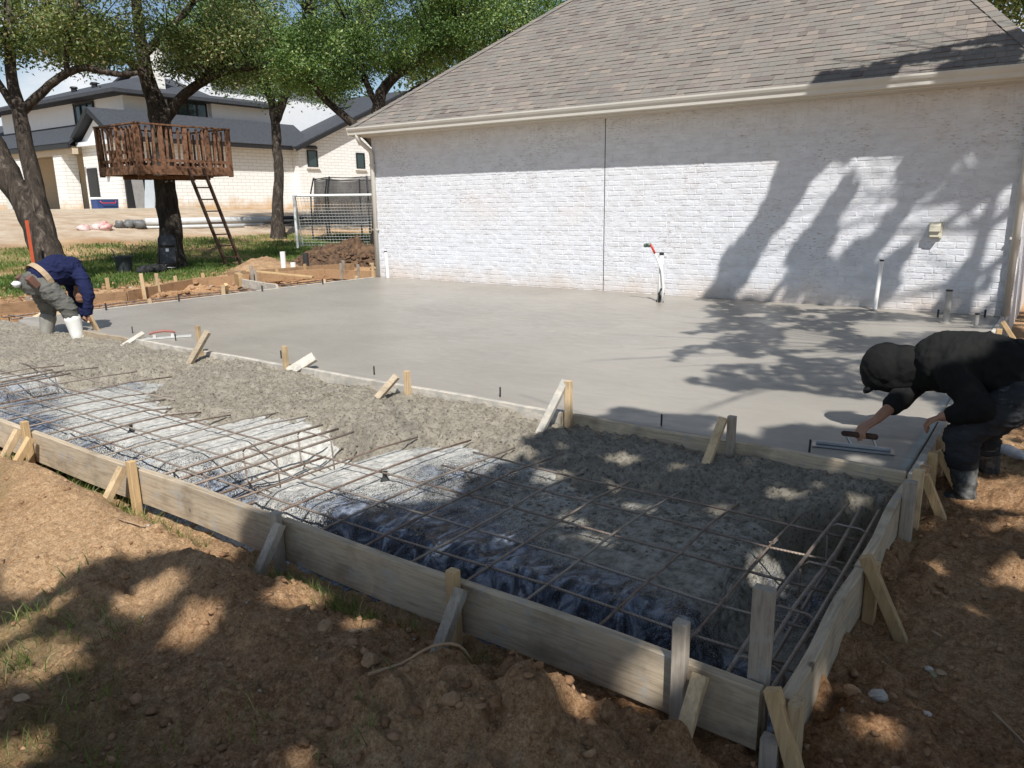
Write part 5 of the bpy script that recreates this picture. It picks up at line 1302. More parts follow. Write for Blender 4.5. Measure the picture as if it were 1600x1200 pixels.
for h_, k_, a_ in ((hipR, knR, anR), (hipL, knL, anL)):
    chain(b2, [h_, k_, a_], [0.085, 0.055, 0.036]); b2.capsule(a_ + V((0, 0, -0.05)), a_ + V((0.05, 0.10, -0.075)), 0.03, 0.025)
chain(b2, [chs + V((0.06, 0, 0)), shR, elR, wrR], [0.06, 0.055, 0.04, 0.027]); chain(b2, [chs + V((-0.06, 0, 0)), shL, elL, wrL], [0.06, 0.055, 0.04, 0.027])
hand(b2, wrR, knuR, (0.9, 0.1, 0), 1.0, 0.6, (0, 1, -0.2)); hand(b2, wrL, knuL, (0.9, 0.1, 0), 1.0, 0.6, (0, 1, -0.2))
skin_part('body', b2, 0.0065, M_SKIN, w2, 3)
hr = MB().blob(hd + V((0, 0.02, 0.025)), (0.085, 0.105, 0.10)); skin_part('hair', hr, 0.01, simple('black_hair', (0.012, 0.010, 0.008), None, 20, 0.6, 0.5, 120), w2, 2)
sh_ = MB()
chain(sh_, [pel.lerp(mid_, 0.35), mid_, chs, nek], [0.168, 0.17, 0.165, 0.085], 18); sh_.blob(V((-9.40, 4.18, 0.72)), (0.2, 0.19, 0.14))
chain(sh_, [chs + V((0.08, 0, -0.02)), shR, elR, wrR], [0.10, 0.085, 0.066, 0.052], 14); chain(sh_, [chs + V((-0.08, 0, -0.02)), shL, elL, wrL], [0.10, 0.085, 0.066, 0.052], 14)
skin_part('shirt', sh_, 0.010, cloth('navy_blue_shirt', (0.013, 0.018, 0.062), (0.008, 0.011, 0.040), 4, 0.6, 8), w2, 5, folds(0.016, 9, 9, 12, 211))
pn = MB(); pn.blob(pel + V((0, -0.01, -0.03)), (0.185, 0.155, 0.155))
for h_, k_, a_ in ((hipR, knR, anR), (hipL, knL, anL)): chain(pn, [h_, h_.lerp(k_, 0.5), k_, k_.lerp(a_, 0.24)], [0.118, 0.112, 0.092, 0.086], 16)
skin_part('trousers', pn, 0.010, cloth('grey_work_trousers', (0.155, 0.152, 0.135), (0.075, 0.073, 0.064), 5, 0.7, 8, cement=0.1), w2, 5, folds(0.016, 7, 7, 16, 213))
M_WB = simple('white_rubber_boot', (0.80, 0.80, 0.76), (0.66, 0.65, 0.60), 6, 0.4, 0.1, 20); M_GB = simple('cement_grey_boot', (0.30, 0.285, 0.25), (0.2, 0.19, 0.165), 6, 0.6, 0.3, 20)
for a_, k_, m_, dr in ((anR, knR, M_WB, V((0.03, 0.10, -0.02))), (anL, knL, M_GB, V((0.02, 0.10, 0)))):
    bt = MB(); chain(bt, [k_.lerp(a_, 0.42), k_.lerp(a_, 0.75), a_ + V((0, 0, -0.03))], [0.092, 0.080, 0.068], 16)
    bt.capsule(a_ + V((0, -0.01, -0.055)), a_ + dr + V((0, 0, -0.065)), 0.052, 0.045)
    skin_part('boot', bt, 0.009, m_, w2, 4)
bl = MB(); n_ = 22; vs = []; fs = []
bc = pel.lerp(mid_, 0.22); ax = (mid_ - pel).normalized(); e1 = V((1, 0, 0)); e2 = ax.cross(e1).normalized()
for i in range(n_):
    a = 2 * math.pi * i / n_; d = e1 * math.cos(a) * 0.198 + e2 * math.sin(a) * 0.182
    for w_, k in ((-0.03, 1.0), (0.03, 1.0), (0.03, 1.05), (-0.03, 1.05)): vs.append(bc + d * k + ax * w_)
for i in range(n_):
    j = (i + 1) % n_
    for q in range(4): fs.append((i*4 + q, i*4 + (q+1) % 4, j*4 + (q+1) % 4, j*4 + q))
bl.add(vs, fs); bl.build('tool_belt', simple('tan_leather', (0.42, 0.31, 0.20), (0.32, 0.23, 0.14), 6, 0.7, 0.2), w2)
for s_, hh_ in ((V((0.14, -0.12, 0.0)), 0.13), (V((-0.16, -0.10, 0.0)), 0.13)): MB().box(bc + s_ + V((0, -0.03, -0.02)), (0.09, 0.07, hh_), Matrix.Rotation(R(35), 3, 'X')).build('pouch', simple('brown_leather', (0.17, 0.085, 0.06), (0.11, 0.055, 0.04), 6, 0.7, 0.2), w2)
# white rag tucked behind, wood float in his hand
o = MB().blob((-9.47, 3.70, 0.58), (0.03, 0.05, 0.035), None, 9, 7, 0.15).build('rag', M_STUCCO, w2, smooth=True)
fl2 = empty('wood_float', (-9.12, 4.30, 0.0), 'pale wooden float held down by the blue-shirted worker', 'float')
MB().box((-9.12, 4.31, 0.075), (0.09, 0.028, 0.24), Matrix.Rotation(R(20), 3, 'X')).build('blade', M_STAKE, fl2); MB().tube([(-9.12, 4.28, 0.14), (-9.12, 4.25, 0.10)], 0.014, 8).build('handle', M_STAKE, fl2)
# ---- crumpled plastic bottles on the soil at the right
def clear_plastic():
    m, n, l, b = new_mat('clear_plastic'); b.inputs['Base Color'].default_value = (0.62, 0.66, 0.70, 1); b.inputs['Roughness'].default_value = 0.12; b.inputs['Alpha'].default_value = 0.62
    bump(n, l, b, tex_noise(n, l, 40, 3, 0.5), 0.6, 0.01); return m
M_CLEAR = clear_plastic()
def bottle(x, y, az, lb):
    z0 = ground_at(x, y); e = empty('plastic_bottle', (x, y, z0), lb, 'bottle')
    ax = V((math.cos(az), math.sin(az), 0.04))
    MB().lathe(V((x, y, z0 + 0.04)) - ax * 0.1, [(0.01, 0), (0.034, 0.006), (0.036, 0.05), (0.031, 0.075), (0.036, 0.1), (0.033, 0.14), (0.016, 0.18), (0.014, 0.20)], 12, ax).build('body', M_CLEAR, e, smooth=True)
    MB().lathe(V((x, y, z0 + 0.04)) + ax * 0.1, [(0.016, 0), (0.016, 0.018), (0.010, 0.02)], 12, ax).build('cap', M_STUCCO, e)
bottle(-0.20, 5.70, 2.9, 'clear plastic bottle on the soil just behind the hooded worker'); bottle(-0.09, 5.50, -1.0, 'crumpled clear bottle right of the other one behind the worker'); bottle(-0.17, 6.8, 0.8, 'clear bottle farthest back on the soil at the right edge')
# ================================================================== trees
def bark_material(name, c1, c2, c3):
    m, n, l, b = new_mat(name)
    f = tex_noise(n, l, 9, 7, 0.65, stretch=(1, 1, 0.28), dist=0.8)
    c = ramp(n, l, f, [(0.32, c2), (0.55, c1), (0.72, c3)])
    l.new(c, b.inputs['Base Color']); b.inputs['Roughness'].default_value = 0.95; b.inputs['Specular IOR Level'].default_value = 0.15
    bump(n, l, b, f, 1.0, 0.05); return m
M_BARK = bark_material('oak_bark', (0.062, 0.05, 0.04), (0.016, 0.013, 0.011), (0.17, 0.142, 0.115))
def leaf_material(name, stops):
    m, n, l, b = new_mat(name)
    c = ramp(n, l, attr(n, 'tint'), stops)
    l.new(c, b.inputs['Base Color']); b.inputs['Roughness'].default_value = 0.5; b.inputs['Specular IOR Level'].default_value = 0.35
    ts = n.new('ShaderNodeBsdfTranslucent'); l.new(mixc(n, l, 1.0, c, (1.3, 1.35, 0.6), 'MULTIPLY'), ts.inputs['Color'])
    mxs = n.new('ShaderNodeMixShader'); mxs.inputs['Fac'].default_value = 0.35
    l.new(b.outputs[0], mxs.inputs[1]); l.new(ts.outputs[0], mxs.inputs[2]); l.new(mxs.outputs[0], n['Material Output'].inputs['Surface'])
    return m
M_LEAFG = leaf_material('green_oak_leaves', [(0.0, (0.040, 0.078, 0.024)), (0.5, (0.115, 0.20, 0.055)), (0.85, (0.25, 0.35, 0.12)), (1.0, (0.42, 0.47, 0.22))])
M_LEAFY = leaf_material('yellowing_oak_leaves', [(0.0, (0.045, 0.075, 0.024)), (0.5, (0.13, 0.185, 0.062)), (0.82, (0.31, 0.32, 0.14)), (1.0, (0.56, 0.46, 0.28))])
def leaf_mesh(name, pos, size, aspect=0.5, up_bias=0.6, rng=RNG):
    """diamond leaves, folded along the midrib, at the given points"""
    n = len(pos)
    nrm = rng.normal(size=(n, 3)); nrm[:, 2] = np.abs(nrm[:, 2]) + up_bias; nrm /= np.linalg.norm(nrm, axis=1)[:, None]
    t = rng.normal(size=(n, 3)); t -= nrm * (t * nrm).sum(1)[:, None]; t /= np.linalg.norm(t, axis=1)[:, None]
    s = np.cross(nrm, t); L = (size * rng.uniform(0.65, 1.3, n))[:, None]
    v = np.empty((n, 4, 3)); v[:, 0] = pos - t * L * 0.5; v[:, 2] = pos + t * L * 0.5
    v[:, 1] = pos + s * L * aspect * 0.5 + nrm * L * 0.10 + t * L * 0.06; v[:, 3] = pos - s * L * aspect * 0.5 + nrm * L * 0.10 + t * L * 0.06
    i = np.arange(n)[:, None] * 4
    f = np.concatenate([i + [0, 1, 2], i + [0, 2, 3]], 0)
    return np_mesh(name, v.reshape(-1, 3), f, 3)
def smooth_path(pts, k=4):
    P = [Vector(p) for p in pts]; out = []
    for i in range(len(P) - 1):
        p0, p1, p2, p3 = P[max(i-1, 0)], P[i], P[i+1], P[min(i+2, len(P)-1)]
        for j in range(k):
            t = j / k; out.append(0.5 * ((2*p1) + (p2-p0)*t + (2*p0-5*p1+4*p2-p3)*t*t + (3*p1-p0-3*p2+p3)*t**3))
    out.append(P[-1]); return out
def make_tree(name, label, loc, limbs, clusters, leafmat, size=0.11, per=55, crad=0.5, flat=0.6, keep=None, seed=1, twig=0.5, tag_group=None, aspect=0.5):
    """limbs: (points, radii); clusters: array of cluster centres"""
    rng = np.random.default_rng(seed)
    e = empty(name, loc, label, 'tree', tag_group)
    tk = MB(); ends = []
    for pts, rad in limbs:
        sp = smooth_path(pts, 5); rr = np.interp(np.linspace(0, 1, len(sp)), np.linspace(0, 1, len(rad)), rad)
        sp = [p + Vector(rng.normal(size=3) * r_ * 0.07) for p, r_ in zip(sp, rr)]
        tk.tube(sp, list(rr), 14 if rr[0] > 0.12 else 8, jit=0.05)
        ends += [(p, r_) for p, r_ in zip(sp[len(sp) // 3:], rr[len(sp) // 3:])]
    E_ = np.array([tuple(p) for p, _ in ends])
    for c in clusters:
        if rng.random() < twig:
            d = np.linalg.norm(E_ - c, axis=1); a = Vector(E_[int(np.argmin(d))]); b_ = Vector(c)
            if (b_ - a).length < 3.8:
                m_ = a.lerp(b_, 0.5) + Vector(rng.normal(size=3) * 0.12) + Vector((0, 0, 0.1))
                L = (b_ - a).length
                tk.tube(smooth_path([a, m_, b_], 3), [0.012 + 0.012 * L, 0.008 + 0.006 * L, 0.012, 0.010, 0.008, 0.006, 0.004], 5, cap=False)
    tk.build('trunk', M_BARK, e, smooth=True)
    clusters = np.asarray(clusters)
    n = len(clusters) * per
    off = rng.normal(size=(n, 3)) * crad * 0.5; off[:, 2] *= flat
    pos = np.repeat(clusters, per, 0) + off
    tint = np.clip(np.repeat(rng.uniform(0.15, 0.75, len(clusters)), per) + rng.normal(size=n) * 0.22, 0, 1)
    if keep is not None:
        k = keep(pos); pos, tint = pos[k], tint[k]
    me = leaf_mesh('crown', pos - np.array(loc), size, aspect, 0.6 if keep is not None else 0.15, rng)
    add_attr(me, 'tint', np.repeat(tint, 4))
    link_mesh('crown', me, leafmat, e)
    return e
def ell(c, r, n, seed, gap=0.0, shell=0.5):
    rng = np.random.default_rng(seed); out = []
    while len(out) < n:
        d = rng.normal(size=3); d /= np.linalg.norm(d); k = rng.random() ** (1 / 3.0); k = k * (1 - shell) + shell * (0.55 + 0.45 * k)
        p = np.array(c) + d * k * np.array(r)
        if fbm(np.array([p[0] * 0.8]), np.array([p[1] * 0.8]), np.array([p[2] * 0.8]), 2, seed)[0] > gap - 0.4: out.append(p)
    return out
# ---- leaning double-stemmed oak at the left edge
T1 = (-16.9, 7.35, -0.25)
make_tree('oak_tree', 'leaning oak with forked stems at the left edge behind the blue-shirted worker', T1,
          [([(-16.85, 7.35, -0.5), (-17.05, 7.40, 0.25), (-17.55, 7.35, 1.25), (-18.2, 7.20, 2.4), (-19.1, 7.0, 3.9), (-19.8, 6.9, 5.5)], [0.52, 0.32, 0.26, 0.24, 0.2, 0.1]),
           ([(-17.2, 7.45, 0.5), (-17.6, 7.52, 1.9), (-17.95, 7.60, 3.05), (-18.05, 7.66, 3.55)], [0.22, 0.17, 0.145, 0.13]),
           ([(-18.02, 7.64, 3.4), (-18.28, 7.70, 4.3), (-18.5, 7.94, 5.6), (-18.6, 8.1, 7.6)], [0.125, 0.105, 0.09, 0.05]),
           ([(-18.0, 7.62, 3.3), (-18.4, 7.50, 3.9), (-19.0, 7.3, 4.9)], [0.09, 0.075, 0.05]),
           ([(-18.0, 7.66, 3.35), (-17.7, 7.95, 3.72), (-17.35, 8.3, 4.08), (-17.0, 8.6, 4.22), (-16.5, 8.95, 4.10), (-16.1, 9.2, 4.10)], [0.105, 0.09, 0.08, 0.07, 0.06, 0.045]),
           ([(-17.3, 8.35, 4.1), (-17.2, 8.4, 4.7), (-17.0, 8.7, 5.6)], [0.06, 0.05, 0.03])],
          ell((-18.2, 8.0, 6.5), (3.2, 2.8, 1.9), 185, 301, 0.5) + ell((-17.3, 8.6, 4.9), (0.9, 1.1, 0.5), 26, 303) + ell((-18.6, 7.6, 4.7), (0.8, 0.8, 0.45), 16, 305), M_LEAFY, 0.085, 115, 0.46, seed=31)
# ---- oak carrying the treehouse
T2 = (-20.15, 11.9, -0.25)
make_tree('oak_tree', 'thick oak whose trunk rises through the treehouse deck', T2,
          [([(-20.0, 11.8, -0.5), (-20.08, 11.85, 0.1), (-20.2, 11.95, 1.1), (-20.4, 12.08, 2.4), (-20.65, 12.28, 3.8), (-21.1, 12.3, 5.0), (-21.5, 12.5, 6.6), (-21.7, 12.7, 8.6)], [0.48, 0.34, 0.29, 0.275, 0.27, 0.19, 0.14, 0.07]),
           ([(-20.62, 12.3, 3.65), (-20.35, 12.75, 4.25), (-19.95, 13.1, 4.65), (-19.3, 13.6, 5.0), (-18.4, 14.3, 5.15), (-17.6, 15.0, 5.6)], [0.19, 0.14, 0.12, 0.1, 0.075, 0.04]),
           ([(-21.0, 12.3, 4.8), (-21.3, 11.5, 5.6), (-21.5, 10.4, 6.3), (-21.5, 9.4, 7.0)], [0.13, 0.11, 0.08, 0.05]),
           ([(-21.2, 12.4, 5.5), (-20.5, 13.3, 6.6), (-20.2, 14.2, 7.8)], [0.12, 0.09, 0.05]), ([(-20.4, 12.2, 3.0), (-20.2, 11.9, 3.3), (-19.9, 11.75, 3.35)], [0.08, 0.06, 0.045])],
          ell((-20.6, 12.4, 7.4), (3.4, 4.3, 2.3), 300, 311, 0.5) + ell((-19.4, 13.7, 5.35), (1.6, 1.9, 0.65), 95, 313) + ell((-20.9, 10.3, 5.4), (1.4, 1.5, 0.6), 70, 315), M_LEAFY, 0.09, 115, 0.48, seed=33)
# ---- slender oak further back
T3 = (-27.6, 21.2, ground_at(-27.6, 21.2))
make_tree('oak_tree', 'slender oak standing left of the soccer goal', T3,
          [([(-27.35, 21.05, -0.3), (-27.5, 21.2, 0.7), (-27.7, 21.6, 2.4), (-27.85, 21.75, 3.5), (-28.15, 22.0, 5.2), (-28.5, 22.0, 6.4), (-28.9, 22.1, 7.8), (-29.3, 22.4, 10.2)], [0.42, 0.26, 0.21, 0.2, 0.19, 0.15, 0.11, 0.06]),
           ([(-28.1, 22.0, 4.9), (-27.9, 22.5, 6.1), (-27.7, 23.0, 7.6), (-27.5, 23.5, 9.4)], [0.20, 0.16, 0.12, 0.05]), ([(-28.3, 22.0, 5.8), (-28.6, 21.2, 7.0), (-28.8, 20.2, 8.2)], [0.13, 0.1, 0.05])],
          ell((-28.0, 22.4, 9.6), (3.6, 4.6, 3.0), 290, 321, 0.5) + ell((-27.9, 22.8, 6.7), (2.2, 3.6, 1.1), 120, 323), M_LEAFG, 0.115, 105, 0.64, seed=35)
# ---- spreading live oak beside the garage
T4 = (-16.1, 15.9, ground_at(-16.1, 15.9))
make_tree('oak_tree', 'spreading dark green live oak behind the left end of the garage roof', T4,
          [([(-16.0, 15.8, -0.5), (-15.95, 15.85, 1.5), (-15.85, 15.85, 3.4), (-15.9, 15.95, 4.1), (-15.7, 16.25, 4.7), (-15.2, 16.8, 5.2), (-14.3, 17.6, 5.9)], [0.30, 0.22, 0.18, 0.16, 0.14, 0.11, 0.05]),
           ([(-15.9, 15.9, 2.9), (-16.25, 15.6, 3.35), (-16.6, 15.35, 3.75), (-17.2, 15.1, 4.3), (-17.9, 14.9, 5.2)], [0.13, 0.12, 0.11, 0.09, 0.04]),
           ([(-15.85, 15.9, 3.3), (-15.5, 16.2, 4.0), (-15.0, 16.7, 4.5), (-14.2, 17.4, 4.9), (-13.2, 18.2, 5.4)], [0.11, 0.10, 0.10, 0.08, 0.04]),
           ([(-15.9, 15.95, 4.0), (-16.2, 15.8, 4.7), (-16.6, 15.9, 5.8)], [0.11, 0.08, 0.04])],
          ell((-15.6, 16.4, 6.6), (2.6, 2.9, 1.7), 270, 331, 0.45) + ell((-13.4, 18.4, 6.3), (1.9, 2.3, 1.3), 190, 333) + ell((-17.2, 15.3, 5.3), (1.5, 1.4, 1.0), 170, 337), M_LEAFG, 0.085, 110, 0.46, seed=37)
# ---- background trees
make_tree('oak_tree', 'distant tree showing above the right end of the garage roof', (1.4, 26, -0.2),
          [([(1.4, 26, -0.3), (1.2, 26, 3), (0.6, 26, 6), (0.2, 26, 9)], [0.35, 0.28, 0.2, 0.08]), ([(1.0, 26, 4), (-0.6, 25.6, 6.5), (-1.6, 25.5, 8.5)], [0.16, 0.12, 0.05])],
          ell((-0.2, 25.5, 7.6), (3.0, 3.0, 2.4), 380, 341), M_LEAFY, 0.16, 45, 0.7, seed=39)
make_tree('oak_tree', 'pale autumn tree far behind the live oak', (-27, 34, 0.2),
          [([(-27, 34, -0.2), (-27, 34, 4), (-26.6, 34.4, 8), (-26.4, 34.6, 11)], [0.4, 0.3, 0.2, 0.08])], ell((-26.6, 34.4, 9.0), (4.5, 4.5, 3.4), 420, 343), M_LEAFY, 0.22, 45, 0.9, seed=41)
make_tree('oak_tree', 'green tree rising far behind the house chimney', (-62, 44, 1.0),
          [([(-62, 44, 0.8), (-62, 44, 7), (-61.6, 44.4, 12), (-61.4, 44.6, 17)], [0.5, 0.4, 0.3, 0.1])], ell((-61.6, 44.4, 14.0), (6, 7, 4.5), 420, 345), M_LEAFG, 0.32, 45, 1.3, seed=43)

# ---- the oaks standing to the right of the photographer, whose shade falls across the work
KX, KY = -SUN_L.x / -SUN_L.z, SUN_L.y / -SUN_L.z            # ground offset of a shadow per metre of height (x: to the left)
LIT = np.array([(-4.25, 10.4), (-3.31, 8.69), (-3.15, 7.73), (-2.77, 6.51), (-2.62, 5.94), (-2.13, 5.51), (-1.68, 5.33), (-1.45, 5.11), (-1.0, 5.21), (-0.76, 6.2), (-0.55, 5.65), (-0.55, 5.0), (-1.07, 4.85), (-1.37, 4.68), (-1.93, 4.60), (-2.38, 4.52), (-2.5, 4.11), (-2.5, 3.8), (-2.45, 3.45), (-2.4, 2.85), (-2.62, 2.45), (-2.85, 2.1), (-2.9, 1.95), (-2.88, 1.62), (-3.12, 1.44), (-3.16, 1.24), (-3.32, 1.10), (-3.75, 0.98), (-5.5, 0.4), (-30, 0.4), (-30, 14), (-6, 14)])
SPOTS = [(-1.94, 3.77, 0.11, 0.10, -.06), (-1.6, 3.8, 0.07, 0.07, -.06), (-1.22, 3.47, 0.07, 0.06, -.08), (-1.0, 3.76, 0.10, 0.07, -.06), (-1.59, 3.32, 0.11, 0.06, -.1), (-1.78, 3.0, 0.10, 0.08, -.12), (-1.95, 2.64, 0.08, 0.07, -.12), (-2.21, 3.42, 0.12, 0.12, -.08),
         (-2.86, 1.45, 0.14, 0.16, -.18), (-2.37, 1.78, 0.14, 0.15, -.18), (-2.04, 1.81, 0.07, 0.08, -.2), (-2.53, 1.42, 0.12, 0.14, -.18), (-1.5, 1.69, 0.06, 0.05, -.2), (-1.15, 1.82, 0.13, 0.12, -.2), (-2.85, 0.98, 0.17, 0.18, -.2), (-3.16, 1.02, 0.1, 0.21, -.2), (-0.92, 2.02, 0.11, 0.10, -.12), (-0.45, 2.35, 0.05, 0.16, -.12), (-0.33, 2.30, 0.08, 0.09, -.25),
         (-0.13, 4.83, 0.14, 0.19, -.28), (-0.01, 3.8, 0.11, 0.15, -.28), (-0.32, 3.66, 0.06, 0.06, -.28), (-0.15, 3.25, 0.05, 0.05, -.28), (-1.66, 1.2, 0.08, 0.06, -.22), (-2.41, 0.72, 0.1, 0.13, -.22), (-2.41, 2.57, 0.08, 0.06, -.1), (-0.75, 4.33, 0.12, 0.07, 0.0), (-0.02, 5.9, 0.15, 0.2, -.28), (-0.1, 4.3, 0.09, 0.10, -.28)]
def in_poly(px, py, poly):
    r = np.zeros(len(px), bool); j = len(poly) - 1
    for i in range(len(poly)):
        xi, yi = poly[i]; xj, yj = poly[j]
        c = ((yi > py) != (yj > py)) & (px < (xj - xi) * (py - yi) / (yj - yi + 1e-12) + xi); r ^= c; j = i
    return r
def shade_keep(pos):
    sx = pos[:, 0] - KX * pos[:, 2]; sy = pos[:, 1] + KY * pos[:, 2]          # where the leaf's shadow meets z = 0
    wz = (sy - WALL_Y) / KY; wx = sx + KX * wz                                  # ... or the garage wall
    wall = wz > 0
    jx = 0.10 * fbm(sx * 3, sy * 3, 0, 3, 401); jy = 0.10 * fbm(sx * 3, sy * 3, 5, 3, 403)
    ok = ~in_poly(sx + jx, sy + jy, LIT)
    for x, y, a, b_, z0 in SPOTS:
        ok &= (((sx - (x - KX * z0)) / a) ** 2 + ((sy - (y + KY * z0)) / b_) ** 2) > 1.0
    slabz = (sy > 4.4) & ~wall
    ok &= ~slabz | (fbm(sx * 2.0, sy * 1.5, 0, 3, 405) > -0.16)
    ok &= slabz | wall | (fbm(sx * 2.6, sy * 2.6, 2, 3, 407) > -0.95)
    okw = (wx > -4.35 + 0.62 * wz + 0.2 * fbm(wx * 2, wz * 0.8, 0, 2, 409)) & (fbm((wx - 0.54 * wz) * 3.4, wz * 0.85, 0, 2, 411) + 0.35 * fbm((wx - 0.54 * wz) * 8.0, wz * 3.0, 3, 2, 412) > 0.10 + 0.12 * sstep(-2.7, -1.4, wx) - 0.25 * sstep(0.9, 0.2, wx + 4.35 - 0.62 * wz))
    hi = wz > 2.6
    okr = (wx > -2.3) & (wz < 2.75 + 0.45 * (wx + 2.3)) & (fbm(wx * 3, wz * 3, 0, 3, 413) > -0.4)
    okw &= (((wx + 1.32) / 0.20) ** 2 + ((wz - 0.95) / 0.24) ** 2) > 1.0
    okw = np.where(hi, okr, okw)
    return np.where(wall, ok & okw, ok)
def shade_clusters(x0, x1, y0, y1, n, seed, h0, h1):
    rng = np.random.default_rng(seed); s = rng.uniform((x0, y0), (x1, y1), (n, 2)); h = rng.uniform(h0, h1, n)
    # foliage in loose tiers
    h = h0 + np.round((h - h0) / 0.8) * 0.8 + rng.normal(size=n) * 0.12
    return np.stack([s[:, 0] + KX * h, s[:, 1] - KY * h, h], 1)
make_tree('shade_oak', 'oak beyond the right edge of the picture shading slab and wall', (4.6, 4.6, -0.28),
          [([(4.7, 4.5, -0.5), (4.6, 4.6, 1.5), (4.3, 4.5, 3.4), (3.6, 4.3, 5.2), (2.6, 4.2, 6.6)], [0.42, 0.32, 0.27, 0.17, 0.08]), ([(4.4, 4.5, 3.0), (3.9, 5.2, 4.6), (3.2, 6.2, 6.2), (2.6, 7.2, 7.6)], [0.2, 0.15, 0.1, 0.05]), ([(4.4, 4.5, 3.0), (5.2, 3.6, 5.0), (5.4, 2.6, 7.0)], [0.18, 0.12, 0.06])],
          shade_clusters(-4.2, 1.2, 4.4, 10.7, 560, 351, 4.9, 7.4).tolist() + shade_clusters(-4.6, 0.8, 10.7, 13.2, 620, 353, 5.6, 8.4).tolist() + shade_clusters(-3.4, 0.6, 15.0, 17.2, 120, 354, 6.6, 8.8).tolist(), M_LEAFG, 0.13, 44, 0.42, 0.22, shade_keep, 45, 0.12, None, 0.55)
make_tree('shade_oak', 'oak behind the photographer shading the front bay and soil', (4.4, -2.4, -0.28),
          [([(4.5, -2.5, -0.5), (4.4, -2.4, 1.8), (4.0, -2.3, 3.8), (3.0, -2.2, 5.6), (1.8, -2.0, 7.0)], [0.45, 0.34, 0.28, 0.18, 0.08]), ([(4.2, -2.3, 3.2), (3.6, -1.2, 5.0), (3.0, 0.2, 6.6)], [0.2, 0.14, 0.06]), ([(4.1, -2.3, 3.5), (2.6, -3.2, 5.4), (1.0, -3.4, 6.8)], [0.18, 0.12, 0.06])],
          shade_clusters(-4.2, 1.6, -0.6, 4.8, 1150, 355, 4.6, 7.2).tolist(), M_LEAFG, 0.13, 44, 0.42, 0.3, shade_keep, 47, 0.08, None, 0.55)

# ================================================================== grass, clods, litter
def blade_mesh(name, x, y, z, h, w, lean, rng):
    n = len(x); a = rng.uniform(0, 2 * np.pi, n); d = np.stack([np.cos(a), np.sin(a), 0 * a], 1); p = np.stack([x, y, z], 1)
    b = rng.uniform(0, 2 * np.pi, n); ln = np.stack([np.cos(b), np.sin(b), 0 * b], 1) * (lean * h)[:, None]
    v = np.empty((n, 5, 3)); up = np.array([0, 0, 1.0])
    v[:, 0] = p - d * w[:, None] / 2; v[:, 1] = p + d * w[:, None] / 2
    mid = p + up * (h * 0.55)[:, None] + ln * 0.35
    v[:, 2] = mid + d * w[:, None] * 0.38; v[:, 3] = mid - d * w[:, None] * 0.38; v[:, 4] = p + up * h[:, None] * 0.93 + ln
    i = np.arange(n)[:, None] * 5
    f = np.concatenate([i + [0, 1, 2], i + [0, 2, 3], i + [3, 2, 4]], 0)
    me = np_mesh(name, v.reshape(-1, 3), f, 3); return me
M_GRASS = leaf_material('grass_blades', [(0.0, (0.06, 0.105, 0.022)), (0.45, (0.13, 0.20, 0.045)), (0.75, (0.25, 0.27, 0.09)), (1.0, (0.42, 0.36, 0.19))])
rng = np.random.default_rng(71)
gx_ = rng.uniform(-28.5, -14.0, 150000); gy_ = rng.uniform(3.5, 25, 150000)
gm = grass_mask(gx_, gy_); k = rng.random(150000) < gm * 0.7; gx_, gy_, gm = gx_[k], gy_[k], gm[k]
me = blade_mesh('lawn_grass', gx_, gy_, ground_z(gx_, gy_, False) - 0.01, rng.uniform(0.05, 0.13, len(gx_)), rng.uniform(0.015, 0.035, len(gx_)), rng.uniform(0.1, 0.6, len(gx_)), rng)
add_attr(me, 'tint', np.repeat(np.clip(0.35 + 0.45 * fbm(gx_ * 0.4, gy_ * 0.4, 0, 3, 73) + rng.normal(size=len(gx_)) * 0.18, 0, 1), 5))
tag(link_mesh('lawn_grass', me, M_GRASS), 'patchy green lawn under the trees at the back', 'grass', kind='stuff')
# weeds and tufts near the camera
tx, ty = [], []
def tuft(cx, cy, r, n):
    a = rng.normal(size=(n, 2)) * r; tx.extend(cx + a[:, 0]); ty.extend(cy + a[:, 1])
for _ in range(26): tuft(rng.uniform(-5.4, -3.3), rng.uniform(1.88, 1.97), 0.035, 26)
for _ in range(20): tuft(rng.uniform(-2.75, -1.8), rng.uniform(1.84, 1.96), 0.035, 26)
for _ in range(6): tuft(rng.uniform(-1.65, -1.2), rng.uniform(1.82, 1.94), 0.03, 18)
cand = rng.uniform((-4.2, 0.4), (-0.9, 1.7), (900, 2)); cm = grass_mask(cand[:, 0], cand[:, 1])
for c, m_ in zip(cand, cm):
    if rng.random() < m_ * 0.55: tuft(c[0], c[1], 0.035, int(rng.integers(6, 22)))
for c in ((-2.9, 1.15), (-2.75, 1.22), (-3.1, 1.05), (-2.98, 0.98), (-3.25, 1.25), (-2.6, 1.0), (-2.45, 0.85), (-1.9, 1.2), (-1.55, 1.3)): tuft(c[0], c[1], 0.06, 34)
tx, ty = np.array(tx), np.array(ty); ok = (ty < 1.99); tx, ty = tx[ok], ty[ok]
me = blade_mesh('weed_grass', tx, ty, ground_z(tx, ty) - 0.008, rng.uniform(0.03, 0.10, len(tx)), rng.uniform(0.0025, 0.005, len(tx)), rng.uniform(0.2, 1.1, len(tx)), rng)
add_attr(me, 'tint', np.clip(np.repeat(rng.normal(size=len(tx)) * 0.25 + 0.5, 5), 0, 1))
tag(link_mesh('weed_grass', me, M_GRASS), 'sparse weedy grass tufts in the soil before the front form', 'grass', kind='stuff')
